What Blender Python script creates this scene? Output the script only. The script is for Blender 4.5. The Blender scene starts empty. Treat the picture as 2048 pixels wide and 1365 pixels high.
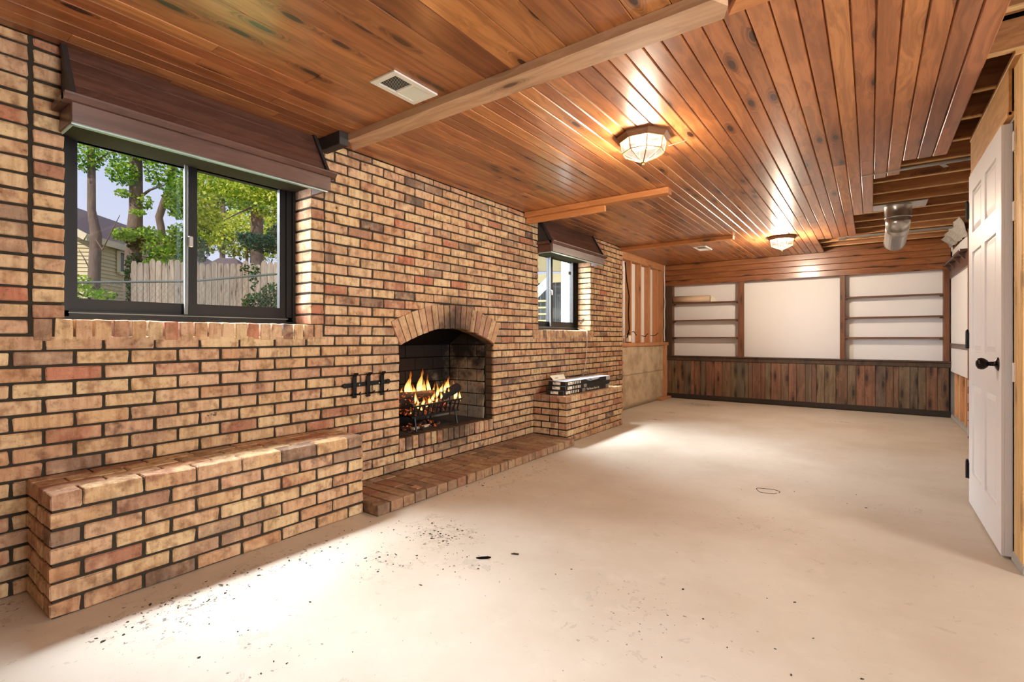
import bpy, bmesh, math, random
from mathutils import Vector, Matrix
random.seed(7)
scn = bpy.context.scene
COL = scn.collection

# ------------------------------------------------------------------ camera
PXF, PCX, PHY, CAMZ = 990.0, 1024.0, 675.0, 1.07
YAW = math.atan2(718.0, PXF)
SN, CS = math.sin(YAW), math.cos(YAW)
cd = bpy.data.cameras.new('camera')
cd.sensor_width = 36.0
cd.lens = PXF / 2048.0 * 36.0
cd.shift_y = (PHY - 682.5) / 2048.0
cd.clip_start, cd.clip_end = 0.02, 200
cam = bpy.data.objects.new('camera', cd)
COL.objects.link(cam)
cam.location = (0, 0, CAMZ)
cam.rotation_euler = (math.pi / 2, 0, YAW)
scn.camera = cam

def ray(u, v):
    a, b = (u - PCX) / PXF, (PHY - v) / PXF
    return Vector((-SN + a * CS, CS + a * SN, b))
def at(u, v, d):
    """point seen at photo pixel (u, v), d metres in front of the camera"""
    return Vector((0, 0, CAMZ)) + ray(u, v) * d
def proj(p):
    d = -SN * p[0] + CS * p[1]
    if d < 0.05: return None
    return PCX + PXF * (CS * p[0] + SN * p[1]) / d, PHY - PXF * (p[2] - CAMZ) / d, d

# ------------------------------------------------------------------ light and exposure
scn.view_settings.view_transform = 'Standard'
scn.view_settings.look = 'None'
scn.view_settings.gamma = 1.0
scn.view_settings.use_curve_mapping = False
scn.view_settings.exposure = 0.2
try:
    scn.cycles.use_denoising = True
    scn.cycles.max_bounces = 10
    scn.cycles.diffuse_bounces = 5
    scn.cycles.transparent_max_bounces = 12
    scn.cycles.sample_clamp_indirect = 6.0
except Exception:
    pass

def srgb(r, g, b):
    f = lambda c: (c / 255 / 12.92) if c / 255 <= .04045 else ((c / 255 + .055) / 1.055) ** 2.4
    return (f(r), f(g), f(b), 1.0)

world = bpy.data.worlds.new('sky')
scn.world = world
world.use_nodes = True
wn = world.node_tree.nodes
bg = wn['Background']
tc = wn.new('ShaderNodeTexCoord'); sep = wn.new('ShaderNodeSeparateXYZ'); wr = wn.new('ShaderNodeValToRGB')
world.node_tree.links.new(tc.outputs['Generated'], sep.inputs[0])
world.node_tree.links.new(sep.outputs['Z'], wr.inputs[0])
world.node_tree.links.new(wr.outputs[0], bg.inputs['Color'])
wr.color_ramp.elements[0].position = 0.0; wr.color_ramp.elements[0].color = srgb(222, 228, 246)
wr.color_ramp.elements[1].position = 0.7; wr.color_ramp.elements[1].color = srgb(168, 188, 236)
bg.inputs['Strength'].default_value = 0.92

def lamp(name, kind, loc, power, color, target=None, **kw):
    l = bpy.data.lights.new(name, kind)
    l.energy = power; l.color = color
    for k, v in kw.items(): setattr(l, k, v)
    o = bpy.data.objects.new(name, l); COL.objects.link(o)
    o.location = loc
    if target is not None:
        o.rotation_euler = (Vector(target) - Vector(loc)).to_track_quat('-Z', 'Y').to_euler()
    return o
DAY = (0.86, 0.93, 1.0)
WARM = (1.0, 0.84, 0.65)
lamp('sun', 'SUN', (5, -9, 12), 3.6, (1.0, 0.95, 0.85), target=(3.6, -1.4, 6.5), angle=0.02)
# added area lamps in place of open sky, above and beside the two basement windows and outside the patio opening behind the camera
lamp('daylight_window', 'AREA', (-4.8, 1.20, 4.25), 1020, DAY, target=(-2.4, 1.20, 1.0), shape='RECTANGLE', size=2.4, size_y=4.0, spread=math.radians(105))
lamp('daylight_far_window', 'AREA', (-4.8, 5.04, 4.25), 1020, DAY, target=(-2.4, 5.04, 1.0), shape='RECTANGLE', size=2.4, size_y=4.0, spread=math.radians(105))
lamp('daylight_high', 'AREA', (-4.95, 1.20, 6.0), 300, DAY, target=(-2.9, 1.20, 1.3), shape='RECTANGLE', size=2.2, size_y=1.6, spread=math.radians(70))
lamp('daylight_far_high', 'AREA', (-4.95, 5.04, 6.0), 300, DAY, target=(-2.9, 5.04, 1.3), shape='RECTANGLE', size=2.2, size_y=1.6, spread=math.radians(70))
lamp('daylight_yard', 'AREA', (-5.3, -1.3, 2.3), 150, DAY, target=(-2.95, 1.75, 1.6), shape='RECTANGLE', size=2.0, size_y=1.8, spread=math.radians(80))
lamp('daylight_far_yard', 'AREA', (-5.3, 2.55, 2.3), 150, DAY, target=(-2.95, 5.6, 1.6), shape='RECTANGLE', size=2.0, size_y=1.8, spread=math.radians(80))
lamp('daylight_patio_opening', 'AREA', (3.75, 1.2, 1.15), 230, (1.0, 0.97, 0.92), target=(0, 1.2, 1.0), shape='RECTANGLE', size=1.7, size_y=1.9)

# ------------------------------------------------------------------ material helpers
class NT:
    def __init__(s, name):
        s.m = bpy.data.materials.new(name); s.m.use_nodes = True
        s.t = s.m.node_tree; s.bsdf = s.t.nodes['Principled BSDF']; s.out = s.t.nodes['Material Output']
    def n(s, typ, **kw):
        nd = s.t.nodes.new('ShaderNode' + typ)
        for k, v in kw.items():
            if k.startswith('i_'):
                key = k[2:]
                key = int(key) if key.isdigit() else key.replace('_', ' ')
                s.put(nd.inputs[key], v)
            else: setattr(nd, k, v)
        return nd
    def put(s, sock, v):
        if isinstance(v, bpy.types.NodeSocket): s.t.links.new(v, sock)
        else: sock.default_value = v
    def math(s, op, a, b=0.0, clamp=False):
        nd = s.t.nodes.new('ShaderNodeMath'); nd.operation = op; nd.use_clamp = clamp
        s.put(nd.inputs[0], a); s.put(nd.inputs[1], b)
        return nd.outputs[0]
    def vmath(s, op, a, b):
        nd = s.t.nodes.new('ShaderNodeVectorMath'); nd.operation = op
        s.put(nd.inputs[0], a); s.put(nd.inputs[1], b)
        return nd.outputs['Value'] if op in ('LENGTH', 'DISTANCE', 'DOT_PRODUCT') else nd.outputs[0]
    def ramp(s, fac, stops, interp='LINEAR'):
        nd = s.t.nodes.new('ShaderNodeValToRGB'); cr = nd.color_ramp; cr.interpolation = interp
        while len(cr.elements) < len(stops): cr.elements.new(0.5)
        for e, (p, c) in zip(cr.elements, stops):
            e.position = p; e.color = c if isinstance(c, (tuple, list)) else (c, c, c, 1)
        s.put(nd.inputs[0], fac)
        return nd.outputs[0]
    def mix(s, fac, a, b, mode='MIX'):
        nd = s.t.nodes.new('ShaderNodeMix'); nd.data_type = 'RGBA'; nd.blend_type = mode
        s.put(nd.inputs[0], fac); s.put(nd.inputs[6], a); s.put(nd.inputs[7], b)
        return nd.outputs[2]
    def step(s, x, lo, hi):
        nd = s.t.nodes.new('ShaderNodeMapRange'); nd.interpolation_type = 'SMOOTHSTEP'
        s.put(nd.inputs[0], x); nd.inputs[1].default_value = lo; nd.inputs[2].default_value = hi
        return nd.outputs[0]
    def pos(s):
        return s.n('NewGeometry').outputs['Position']
    def noise(s, vec, scale, detail=2.0, rough=0.5, dist=0.0):
        nd = s.n('TexNoise', i_Vector=vec, i_Scale=scale, i_Detail=detail, i_Roughness=rough, i_Distortion=dist)
        return nd.outputs[0]
    def scaled(s, vec, xyz):
        return s.vmath('MULTIPLY', vec, xyz)
    def bump(s, h, strength, dist=0.01):
        nd = s.n('Bump', i_Height=h, i_Strength=strength, i_Distance=dist)
        s.t.links.new(nd.outputs[0], s.bsdf.inputs['Normal'])
    def set(s, **kw):
        for k, v in kw.items():
            s.put(s.bsdf.inputs[k.replace('_', ' ')], v)
        return s.m
    def rnd(s):
        return s.n('ObjectInfo').outputs['Random']

def plain(name, col, rough=0.5, metal=0.0, spec=0.5, var=0.0, vscale=20.0):
    t = NT(name)
    c = col
    if var:
        n = t.noise(t.pos(), vscale, 3.0)
        dark = tuple(x * (1 - var) for x in col[:3]) + (1,)
        c = t.mix(n, dark, col)
    return t.set(Base_Color=c, Roughness=rough, Metallic=metal, Specular_IOR_Level=spec)

def wood(name, cols, along='Y', rough=0.35, coat=0.0, knots=1.0, grain=1.0, stain=0.0, knotcol=(50, 28, 18), kpick=0.80):
    """stained boards: colour differs board by board, grain and knots run along one axis"""
    if len(cols) == 1: cols = [cols[0], tuple(int(x * .9) for x in cols[0])]
    t = NT(name)
    r = t.rnd()
    off = t.n('CombineXYZ', i_X=t.math('MULTIPLY', r, 37.0), i_Y=t.math('MULTIPLY', r, 91.0), i_Z=t.math('MULTIPLY', r, 53.0)).outputs[0]
    p = t.vmath('ADD', t.pos(), off)
    ax = 'XYZ'.index(along)
    sc = [30.0] * 3; sc[ax] = 0.9
    sx_ = t.n('SeparateXYZ', i_0=p)
    oth = [j for j in range(3) if j != ax]
    kv = t.n('CombineXYZ', i_X=t.math('MULTIPLY', t.math('ADD', sx_.outputs[oth[0]], sx_.outputs[oth[1]]), 10.0), i_Y=t.math('MULTIPLY', sx_.outputs[ax], 3.2)).outputs[0]
    wob = t.noise(t.scaled(p, [4.0 if i != ax else 1.6 for i in range(3)]), 1.0, 2.0)
    vor = t.n('TexVoronoi', voronoi_dimensions='2D', i_Vector=kv, i_Scale=1.0, i_Randomness=0.9)
    vd, vc = vor.outputs['Distance'], vor.outputs['Color']
    pick = t.math('GREATER_THAN', t.n('SeparateXYZ', i_0=vc).outputs[0], kpick)
    near = t.math('MULTIPLY', t.step(vd, 0.45, 0.05), pick)
    dv = t.n('SeparateXYZ', i_0=t.vmath('SUBTRACT', kv, vor.outputs['Position']))
    tail = t.math('MULTIPLY', t.math('MULTIPLY', t.step(t.math('ABSOLUTE', dv.outputs[0]), 0.26, 0.02), t.step(t.math('ABSOLUTE', dv.outputs[1]), 0.75, 0.1)), pick)
    ph = t.math('ADD', t.math('MULTIPLY', wob, 5.0), t.math('MULTIPLY', near, 5.0))
    g1 = t.noise(t.vmath('ADD', t.scaled(p, sc), t.n('CombineXYZ', i_X=ph, i_Y=ph, i_Z=ph).outputs[0]), 1.0, 3.0, 0.6)
    fine = t.noise(t.scaled(p, [x * 9 for x in sc]), 1.0, 2.0)
    base = t.ramp(t.math('FRACT', t.math('MULTIPLY', r, 7.31)), [(i / max(1, len(cols) - 1), srgb(*c)) for i, c in enumerate(cols)])
    c = t.mix(t.math('MULTIPLY', t.step(g1, 0.34, 0.66), 0.62 * grain), base, t.mix(1.0, base, (0.42, 0.34, 0.28, 1), 'MULTIPLY'))
    c = t.mix(t.math('MULTIPLY', t.step(fine, 0.45, 0.75), 0.22 * grain), c, t.mix(1.0, c, (0.5, 0.42, 0.36, 1), 'MULTIPLY'))
    if knots:
        halo = t.math('MULTIPLY', t.math('MULTIPLY', t.step(vd, 0.5, 0.1), pick), 0.7 * knots)
        c = t.mix(halo, c, t.mix(1.0, c, (0.45, 0.36, 0.3, 1), 'MULTIPLY'))
        c = t.mix(t.math('MULTIPLY', t.math('MULTIPLY', tail, t.step(g1, 0.25, 0.6)), 0.75 * knots), c, t.mix(1.0, c, (0.3, 0.22, 0.18, 1), 'MULTIPLY'))
        core = t.math('MULTIPLY', t.math('MULTIPLY', t.step(vd, 0.17, 0.12), pick), min(1.0, 1.1 * knots))
        c = t.mix(core, c, srgb(*knotcol))
    if stain:
        sn = t.noise(t.pos(), 3.0, 4.0, 0.65)
        c = t.mix(t.math('MULTIPLY', t.step(sn, 0.45, 0.68), stain), c, srgb(48, 40, 34))
    t.bump(g1, 0.06, 0.004)
    return t.set(Base_Color=c, Roughness=rough, Coat_Weight=coat, Coat_Roughness=0.18)

def brick_mat(name, tint=None, soot=True):
    t = NT(name)
    at_ = t.n('Attribute', attribute_name='rnd')
    r = t.math('FRACT', t.math('ADD', t.rnd(), at_.outputs['Fac']))
    p = t.pos()
    pal = [(0.0, srgb(208, 177, 134)), (0.16, srgb(200, 162, 122)), (0.32, srgb(214, 188, 146)), (0.46, srgb(198, 159, 128)),
           (0.58, srgb(206, 172, 138)), (0.68, srgb(194, 150, 112)), (0.78, srgb(184, 147, 117)), (0.88, srgb(154, 127, 105)), (0.94, srgb(184, 120, 94)), (0.975, srgb(144, 117, 97)), (1.0, srgb(108, 92, 82))]
    base = t.ramp(r, pal)
    base2 = t.ramp(t.math('FRACT', t.math('ADD', t.math('MULTIPLY', r, 3.7), 0.21)), pal)
    base = t.mix(t.math('MULTIPLY', t.step(t.noise(p, 8.0, 3.0, 0.6), 0.45, 0.62), 0.75), base, base2)
    streak = t.noise(t.scaled(p, (30.0, 34.0, 5.0)), 1.0, 4.0, 0.65)
    blotch = t.noise(p, 16.0, 4.0, 0.65)
    c = t.mix(t.math('MULTIPLY', t.step(streak, 0.40, 0.68), 0.62), base, t.mix(1.0, base, (0.62, 0.5, 0.42, 1), 'MULTIPLY'))
    c = t.mix(t.math('MULTIPLY', t.step(blotch, 0.47, 0.66), 0.75), c, t.mix(1.0, c, (0.5, 0.42, 0.38, 1), 'MULTIPLY'))
    smut = t.noise(p, 5.0, 4.0, 0.7)
    c = t.mix(t.math('MULTIPLY', t.step(smut, 0.52, 0.72), 0.5), c, t.mix(1.0, c, (0.42, 0.36, 0.34, 1), 'MULTIPLY'))
    light = t.noise(p, 11.0, 3.0, 0.6)
    c = t.mix(t.math('MULTIPLY', t.step(light, 0.52, 0.75), 0.35), c, srgb(226, 200, 162))
    # black fired spots here and there
    v = t.n('TexVoronoi', i_Vector=t.vmath('ADD', t.scaled(p, (5.2, 5.2, 9.0)), t.n('CombineXYZ', i_X=blotch, i_Y=streak, i_Z=blotch).outputs[0]), i_Scale=1.0)
    spot = t.math('MULTIPLY', t.step(v.outputs['Distance'], 0.24, 0.16), t.math('GREATER_THAN', t.n('SeparateXYZ', i_0=v.outputs['Color']).outputs[0], 0.84))
    c = t.mix(t.math('MULTIPLY', spot, 0.85), c, srgb(34, 28, 26))
    if tint: c = t.mix(tint[0], c, srgb(*tint[1]), 'MIX')
    if soot:   # smoke stains that the fire left on the arch crown and the fireplace sill
        n2 = t.noise(p, 9.0, 3.0, 0.6)
        d1 = t.math('ADD', t.vmath('DISTANCE', p, (-2.87, 3.12, 1.12)), t.math('MULTIPLY', t.math('SUBTRACT', n2, 0.5), 0.3))
        d2 = t.math('ADD', t.vmath('DISTANCE', t.scaled(p, (1, 0.75, 1)), (-2.87, 2.36, 0.30)), t.math('MULTIPLY', t.math('SUBTRACT', n2, 0.5), 0.35))
        f = t.math('MAXIMUM', t.math('MULTIPLY', t.step(d1, 0.40, 0.05), 0.9), t.math('MULTIPLY', t.step(d2, 0.30, 0.03), 0.75))
        inx = t.step(t.n('SeparateXYZ', i_0=p).outputs[0], -2.876, -2.90)
        iny = t.step(t.n('SeparateXYZ', i_0=p).outputs[1], 3.75, 3.70)
        iny0 = t.step(t.n('SeparateXYZ', i_0=p).outputs[1], 2.40, 2.45)
        f = t.math('MAXIMUM', f, t.math('MULTIPLY', t.math('MULTIPLY', inx, t.math('MULTIPLY', iny, iny0)), 0.9))
        c = t.mix(f, c, srgb(40, 36, 36))
    pit = t.step(t.noise(p, 70.0, 3.0, 0.6), 0.62, 0.70)
    c = t.mix(t.math('MULTIPLY', pit, 0.5), c, t.mix(1.0, c, (0.4, 0.33, 0.3, 1), 'MULTIPLY'))
    h = t.math('ADD', t.noise(p, 120.0, 4.0, 0.7), t.math('MULTIPLY', blotch, 1.2))
    t.bump(h, 0.9, 0.005)
    return t.set(Base_Color=c, Roughness=0.85, Specular_IOR_Level=0.25)

M = {}
M['brick'] = brick_mat('brick_clay')
M['hearth_brick'] = brick_mat('brick_hearth_worn', tint=(0.55, (112, 88, 70)), soot=False)
M['arch_brick'] = brick_mat('brick_arch', tint=(0.35, (170, 128, 104)))
M['mortar'] = plain('mortar_dark', srgb(62, 56, 48), 0.95, var=0.45, vscale=30, spec=0.1)
CEIL = [(190, 124, 72), (170, 106, 60), (204, 140, 84), (146, 90, 54), (182, 116, 68), (160, 98, 58), (194, 130, 76), (134, 80, 50)]
M['ceiling_wood'] = wood('ceiling_pine', CEIL, 'Y', rough=0.34, coat=0.35, knots=0.85)
M['beam_wood'] = wood('beam_cedar', [(188, 150, 118), (196, 158, 124)], 'X', rough=0.6, knots=0.6, grain=0.6)
M['batten_wood'] = wood('batten_cedar', [(196, 128, 74), (206, 138, 82)], 'X', rough=0.55, knots=0.5, grain=0.6)
M['joist_wood'] = wood('joist_fir', [(168, 112, 66), (150, 98, 58), (178, 120, 70)], 'X', rough=0.7, knots=0.4)
M['joist_edge_lit'] = wood('joist_edge_lit', [(214, 176, 122), (200, 160, 110)], 'X', rough=0.7, knots=0.0)  # paler than the joist sides: light on the bottom edges put into the colour
M['dark_wood'] = wood('dark_stained_pine', [(98, 68, 58), (88, 60, 52), (108, 74, 62)], 'Y', rough=0.4, coat=0.2, knots=0.5)
M['black_wood'] = plain('blackened_wood', srgb(48, 42, 42), 0.6, var=0.3)
M['header_wood'] = wood('header_pine', [(150, 94, 54), (138, 84, 48), (160, 102, 60)], 'X', rough=0.32, coat=0.35, knots=0.8)
WAIN = [(118, 88, 64), (134, 92, 68), (108, 96, 74), (140, 96, 72), (102, 88, 72), (126, 106, 78), (96, 94, 82), (128, 86, 66)]
M['wainscot_wood'] = wood('wainscot_barn', WAIN, 'Z', rough=0.6, knots=1.0, stain=0.3, kpick=0.55, knotcol=(34, 28, 24))
M['case_wood'] = wood('bookcase_wood', [(124, 78, 48), (116, 72, 44)], 'Z', rough=0.5, knots=0.5)
M['shelf_wood'] = wood('shelf_wood', [(118, 76, 50)], 'X', rough=0.5, knots=0.3)
M['stile_dark'] = wood('stile_dark', [(84, 62, 44)], 'Z', rough=0.6, knots=0.9, stain=0.5)
M['rot_wood'] = plain('damp_base_wood', srgb(54, 44, 36), 0.8, var=0.6, vscale=14)
M['stud_wood'] = wood('stud_fir', [(196, 138, 92), (184, 126, 82), (204, 150, 104)], 'Z', rough=0.7, knots=0.4, grain=0.6)
M['stud_x'] = wood('plate_fir', [(196, 138, 92)], 'Y', rough=0.7, knots=0.4, grain=0.6)
M['yellow_pine'] = wood('yellow_pine', [(222, 184, 126), (214, 172, 112)], 'Z', rough=0.6, knots=0.3, grain=0.5)
M['ply'] = wood('header_board_pine', [(206, 156, 96)], 'Y', rough=0.6, knots=0.3, grain=0.6)
M['white_wall'] = plain('white_wallboard', srgb(226, 223, 221), 0.8, var=0.03, vscale=3)
M['door_white'] = plain('door_paint', srgb(228, 228, 230), 0.4)
M['black_metal'] = plain('black_iron', srgb(28, 27, 28), 0.45, metal=0.6)
M['bronze'] = plain('oil_rubbed_bronze', srgb(36, 30, 28), 0.3, metal=0.8)
M['window_brown'] = plain('window_brown_aluminium', srgb(17, 15, 14), 0.5, spec=0.25)
M['channel'] = plain('pale_channel', srgb(176, 196, 196), 0.3, metal=0.3)
M['zinc'] = plain('galvanised_steel', srgb(190, 188, 184), 0.28, metal=0.9, var=0.25, vscale=25)
M['grey_steel'] = plain('grey_conduit', srgb(150, 150, 148), 0.4, metal=0.5)
M['old_wire'] = plain('weathered_wire', srgb(92, 98, 98), 0.7)
M['white_metal'] = plain('white_enamel', srgb(232, 230, 222), 0.4)
M['black'] = plain('black_void', srgb(14, 13, 13), 0.9, spec=0.0)
M['card_white'] = plain('white_card', srgb(238, 232, 214), 0.7)
M['box_black'] = plain('black_carton', srgb(24, 24, 26), 0.35)
M['box_film'] = plain('grey_carton', srgb(176, 178, 184), 0.25)
M['paper'] = plain('brown_paper', srgb(208, 182, 154), 0.8)
M['sheet'] = plain('grey_sheet', srgb(172, 168, 160), 0.7, var=0.2, vscale=8)
M['cable'] = plain('grey_cable', srgb(120, 112, 100), 0.5)
M['brass'] = plain('brass', srgb(150, 120, 76), 0.5, metal=0.3)
M['light_base'] = plain('fixture_wood', srgb(120, 84, 56), 0.45)
M['char'] = plain('charred_log', srgb(26, 22, 20), 0.9, var=0.5)
M['ash'] = plain('ash_bed', srgb(66, 58, 50), 0.95, var=0.6, vscale=40)
M['leather_label'] = plain('label_grey', srgb(120, 118, 110), 0.6)

def floor_mat():
    t = NT('painted_concrete')
    p = t.pos()
    n1 = t.noise(p, 1.3, 5.0, 0.6)
    base = t.mix(t.step(n1, 0.35, 0.7), srgb(200, 190, 174), srgb(188, 175, 156))
    n2 = t.noise(p, 7.0, 5.0, 0.65)
    base = t.mix(t.math('MULTIPLY', t.step(n2, 0.52, 0.75), 0.35), base, srgb(212, 202, 186))
    # worn / peeled places: (x, y, rx, ry, strength)
    wear = None
    for x, y, rx, ry, s in [(-1.9, 1.95, .35, .28, 1), (-1.87, 1.55, .3, .25, .7), (-2.2, .8, .35, .4, .9), (-2.28, 1.3, .2, .6, .8), (-1.55, 1.8, .25, .2, .6),
                            (-2.2, 8.1, .45, .35, 1.3), (-2.3, 7.0, .12, .1, 1.3), (-2.27, 6.3, .16, .1, 1.3), (-.6, 3.1, .5, .3, .45), (-1.7, .85, .3, .3, .5), (-.75, 1.85, .4, .4, .5),
                            (-2.15, 3.2, .25, 1.0, .6), (-.3, 7.5, .3, .06, 1.1), (.2, 3.95, .2, .1, .6), (-2.8, .3, .3, .25, 1.2)]:
        d = t.vmath('LENGTH', t.vmath('MULTIPLY', t.vmath('SUBTRACT', p, (x, y, 0)), (1 / rx, 1 / ry, 0)), (0, 0, 0))
        w = t.math('MULTIPLY', t.step(d, 1.3, 0.0), s)
        wear = w if wear is None else t.math('MAXIMUM', wear, w)
    chip = t.noise(t.scaled(p, (1, 1, 0)), 34.0, 4.0, 0.7)
    cm = t.step(t.math('ADD', chip, t.math('MULTIPLY', wear, 0.15)), 0.70, 0.72)
    chip2 = t.noise(t.scaled(p, (1, 1, 0)), 11.0, 5.0, 0.7, 0.6)
    cm2 = t.step(t.math('ADD', chip2, t.math('MULTIPLY', wear, 0.14)), 0.665, 0.69)
    rim = t.math('MULTIPLY', t.step(t.math('ADD', chip2, t.math('MULTIPLY', wear, 0.14)), 0.645, 0.67), t.math('SUBTRACT', 1.0, cm2))
    c = t.mix(t.math('MULTIPLY', cm2, 0.45), base, srgb(172, 164, 146))
    c = t.mix(t.math('MULTIPLY', rim, 0.35), c, srgb(120, 104, 84))
    c = t.mix(t.math('MULTIPLY', cm, 0.8), c, srgb(82, 72, 60))
    # thin speckle everywhere
    sp = t.n('TexVoronoi', i_Vector=t.scaled(p, (1, 1, 0)), i_Scale=14.0)
    dot = t.math('MULTIPLY', t.math('LESS_THAN', sp.outputs['Distance'], 0.045), t.math('GREATER_THAN', t.n('SeparateXYZ', i_0=sp.outputs['Color']).outputs[0], 0.8))
    c = t.mix(t.math('MULTIPLY', dot, 0.7), c, srgb(92, 80, 66))
    t.bump(t.math('SUBTRACT', t.noise(p, 60.0, 3.0), t.math('MULTIPLY', cm, 0.8)), 0.12, 0.004)
    return t.set(Base_Color=c, Roughness=t.math('ADD', 0.42, t.math('MULTIPLY', n2, 0.25)), Specular_IOR_Level=0.35)
M['floor'] = floor_mat()

def concrete_mat():
    t = NT('bare_concrete')
    p = t.pos()
    n = t.noise(p, 4.0, 6.0, 0.65)
    c = t.mix(t.step(n, 0.35, 0.7), srgb(196, 176, 146), srgb(160, 140, 114))
    z = t.n('SeparateXYZ', i_0=p).outputs[2]
    seam = t.math('MULTIPLY', t.step(t.math('ABSOLUTE', t.math('SUBTRACT', z, t.math('ADD', 0.49, t.math('MULTIPLY', n, 0.03)))), 0.014, 0.003), 0.6)
    c = t.mix(seam, c, srgb(110, 98, 80))
    foot_dark = t.math('MULTIPLY', t.step(t.math('ADD', z, t.math('MULTIPLY', n, 0.12)), 0.14, 0.06), 0.75)  # concrete darker towards the floor
    c = t.mix(foot_dark, c, srgb(92, 82, 66))
    t.bump(t.noise(p, 40.0, 4.0), 0.3, 0.004)
    return t.set(Base_Color=c, Roughness=0.9)
M['concrete'] = concrete_mat()

def firebrick_mat():
    t = NT('sooty_firebrick')
    p = t.pos()
    n = t.noise(p, 5.0, 5.0, 0.65)
    base = t.mix(n, srgb(150, 138, 122), srgb(112, 104, 94))
    base = t.mix(t.math('MULTIPLY', t.rnd(), 0.5), base, srgb(96, 90, 84))
    base = t.mix(t.step(t.noise(p, 24.0, 4.0, 0.7), 0.5, 0.7), base, srgb(92, 86, 80))
    s = t.n('SeparateXYZ', i_0=p)
    # soot has settled over the left and the top of the firebox; the right foot stayed pale
    v = t.math('ADD', t.math('MULTIPLY', t.math('SUBTRACT', 3.72, s.outputs[1]), 1.0), t.math('MULTIPLY', t.math('SUBTRACT', s.outputs[2], 0.30), 0.75))
    v = t.math('ADD', v, t.math('MULTIPLY', t.math('SUBTRACT', n, 0.5), 1.0))
    c = t.mix(t.math('MULTIPLY', t.step(v, 0.14, 0.58), 0.97), base, srgb(17, 17, 20))
    t.bump(t.noise(p, 60.0, 4.0), 0.4, 0.004)
    return t.set(Base_Color=c, Roughness=0.95, Specular_IOR_Level=0.1)
M['firebrick'] = firebrick_mat()

def glass_mat(name='window_glass', tint=(1, 1, 1, 1), gloss=0.03):
    t = NT(name)
    tr = t.n('BsdfTransparent', i_Color=tint)
    gl = t.n('BsdfGlossy', i_Color=(1, 1, 1, 1), i_Roughness=0.02)
    mx = t.n('MixShader', i_0=gloss, i_1=tr.outputs[0], i_2=gl.outputs[0])
    t.t.links.new(mx.outputs[0], t.out.inputs[0])
    return t.m
M['glass'] = glass_mat()

def lampglass_mat():
    t = NT('lit_bevelled_glass')
    n = t.noise(t.pos(), 45.0, 3.0)
    em = t.n('Emission', i_Color=t.mix(n, (1.0, 0.80, 0.52, 1), (1.0, 0.93, 0.8, 1)), i_Strength=t.math('ADD', 0.45, t.math('MULTIPLY', n, 0.75)))
    tr = t.n('BsdfTransparent')
    mx = t.n('MixShader', i_0=0.45, i_1=tr.outputs[0], i_2=em.outputs[0])
    t.t.links.new(mx.outputs[0], t.out.inputs[0])
    return t.m
M['lamp_glass'] = lampglass_mat()
def emit(name, col, strength):
    t = NT(name)
    em = t.n('Emission', i_Color=col, i_Strength=strength)
    t.t.links.new(em.outputs[0], t.out.inputs[0])
    return t.m
M['bulb'] = emit('lit_bulb', (1.0, 0.85, 0.6, 1), 8.0)

def flame_mat():
    t = NT('flame')
    a = t.n('Attribute', attribute_name='hgt').outputs['Fac']
    n = t.noise(t.scaled(t.pos(), (30, 30, 12)), 1.0, 3.0)
    hgt = t.math('ADD', a, t.math('MULTIPLY', t.math('SUBTRACT', n, 0.5), 0.5))
    c = t.ramp(hgt, [(0.0, (1.0, 0.42, 0.08, 1)), (0.22, (1.0, 0.75, 0.3, 1)), (0.5, (1.0, 0.55, 0.12, 1)), (0.8, (1.0, 0.24, 0.02, 1)), (1.0, (0.7, 0.08, 0.0, 1))])
    em = t.n('Emission', i_Color=c, i_Strength=t.ramp(hgt, [(0.0, 1.0), (0.25, 2.4), (0.6, 1.2), (1.0, 0.3)]))
    tr = t.n('BsdfTransparent')
    fac = t.ramp(hgt, [(0.0, 0.55), (0.25, 0.8), (0.6, 0.5), (1.0, 0.08)])
    mx = t.n('MixShader', i_0=fac, i_1=tr.outputs[0], i_2=em.outputs[0])
    t.t.links.new(mx.outputs[0], t.out.inputs[0])
    return t.m
M['flame'] = flame_mat()
def ember_mat():
    t = NT('embers')
    n = t.noise(t.pos(), 38.0, 4.0, 0.7)
    f = t.step(n, 0.54, 0.7)
    t.set(Base_Color=srgb(40, 30, 26), Roughness=0.9)
    t.put(t.bsdf.inputs['Emission Color'], t.mix(n, (1.0, 0.03, 0.01, 1), (1.0, 0.25, 0.05, 1)))
    t.put(t.bsdf.inputs['Emission Strength'], t.math('MULTIPLY', f, 0.8))
    return t.m
M['ember'] = ember_mat()
def burning_mat():
    t = NT('burning_log')
    n = t.noise(t.pos(), 26.0, 4.0, 0.7)
    f = t.step(n, 0.56, 0.7)
    t.set(Base_Color=t.mix(n, srgb(22, 18, 17), srgb(70, 52, 42)), Roughness=0.95)
    t.put(t.bsdf.inputs['Emission Color'], (1.0, 0.12, 0.02, 1))
    t.put(t.bsdf.inputs['Emission Strength'], t.math('MULTIPLY', f, 1.2))
    return t.m
M['burning'] = burning_mat()
M['fence_wood'] = wood('fence_cedar', [(168, 152, 136), (150, 136, 122), (180, 162, 144), (140, 124, 108)], 'Z', rough=0.9, knots=0.6)
M['siding'] = plain('cream_siding', srgb(206, 188, 148), 0.7)
M['roof'] = plain('roof_shingle', srgb(104, 88, 90), 0.9, var=0.45, vscale=6)
M['house_trim'] = plain('cream_trim', srgb(214, 200, 166), 0.6)
M['dark_pane'] = plain('dark_window_pane', srgb(44, 50, 46), 0.15)
def bark_mat():
    t = NT('bark')
    n = t.noise(t.scaled(t.pos(), (14, 14, 4)), 1.0, 5.0, 0.7)
    t.bump(n, 0.8, 0.03)
    return t.set(Base_Color=t.mix(n, srgb(74, 60, 52), srgb(142, 120, 106)), Roughness=0.95)
M['bark'] = bark_mat()
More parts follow.
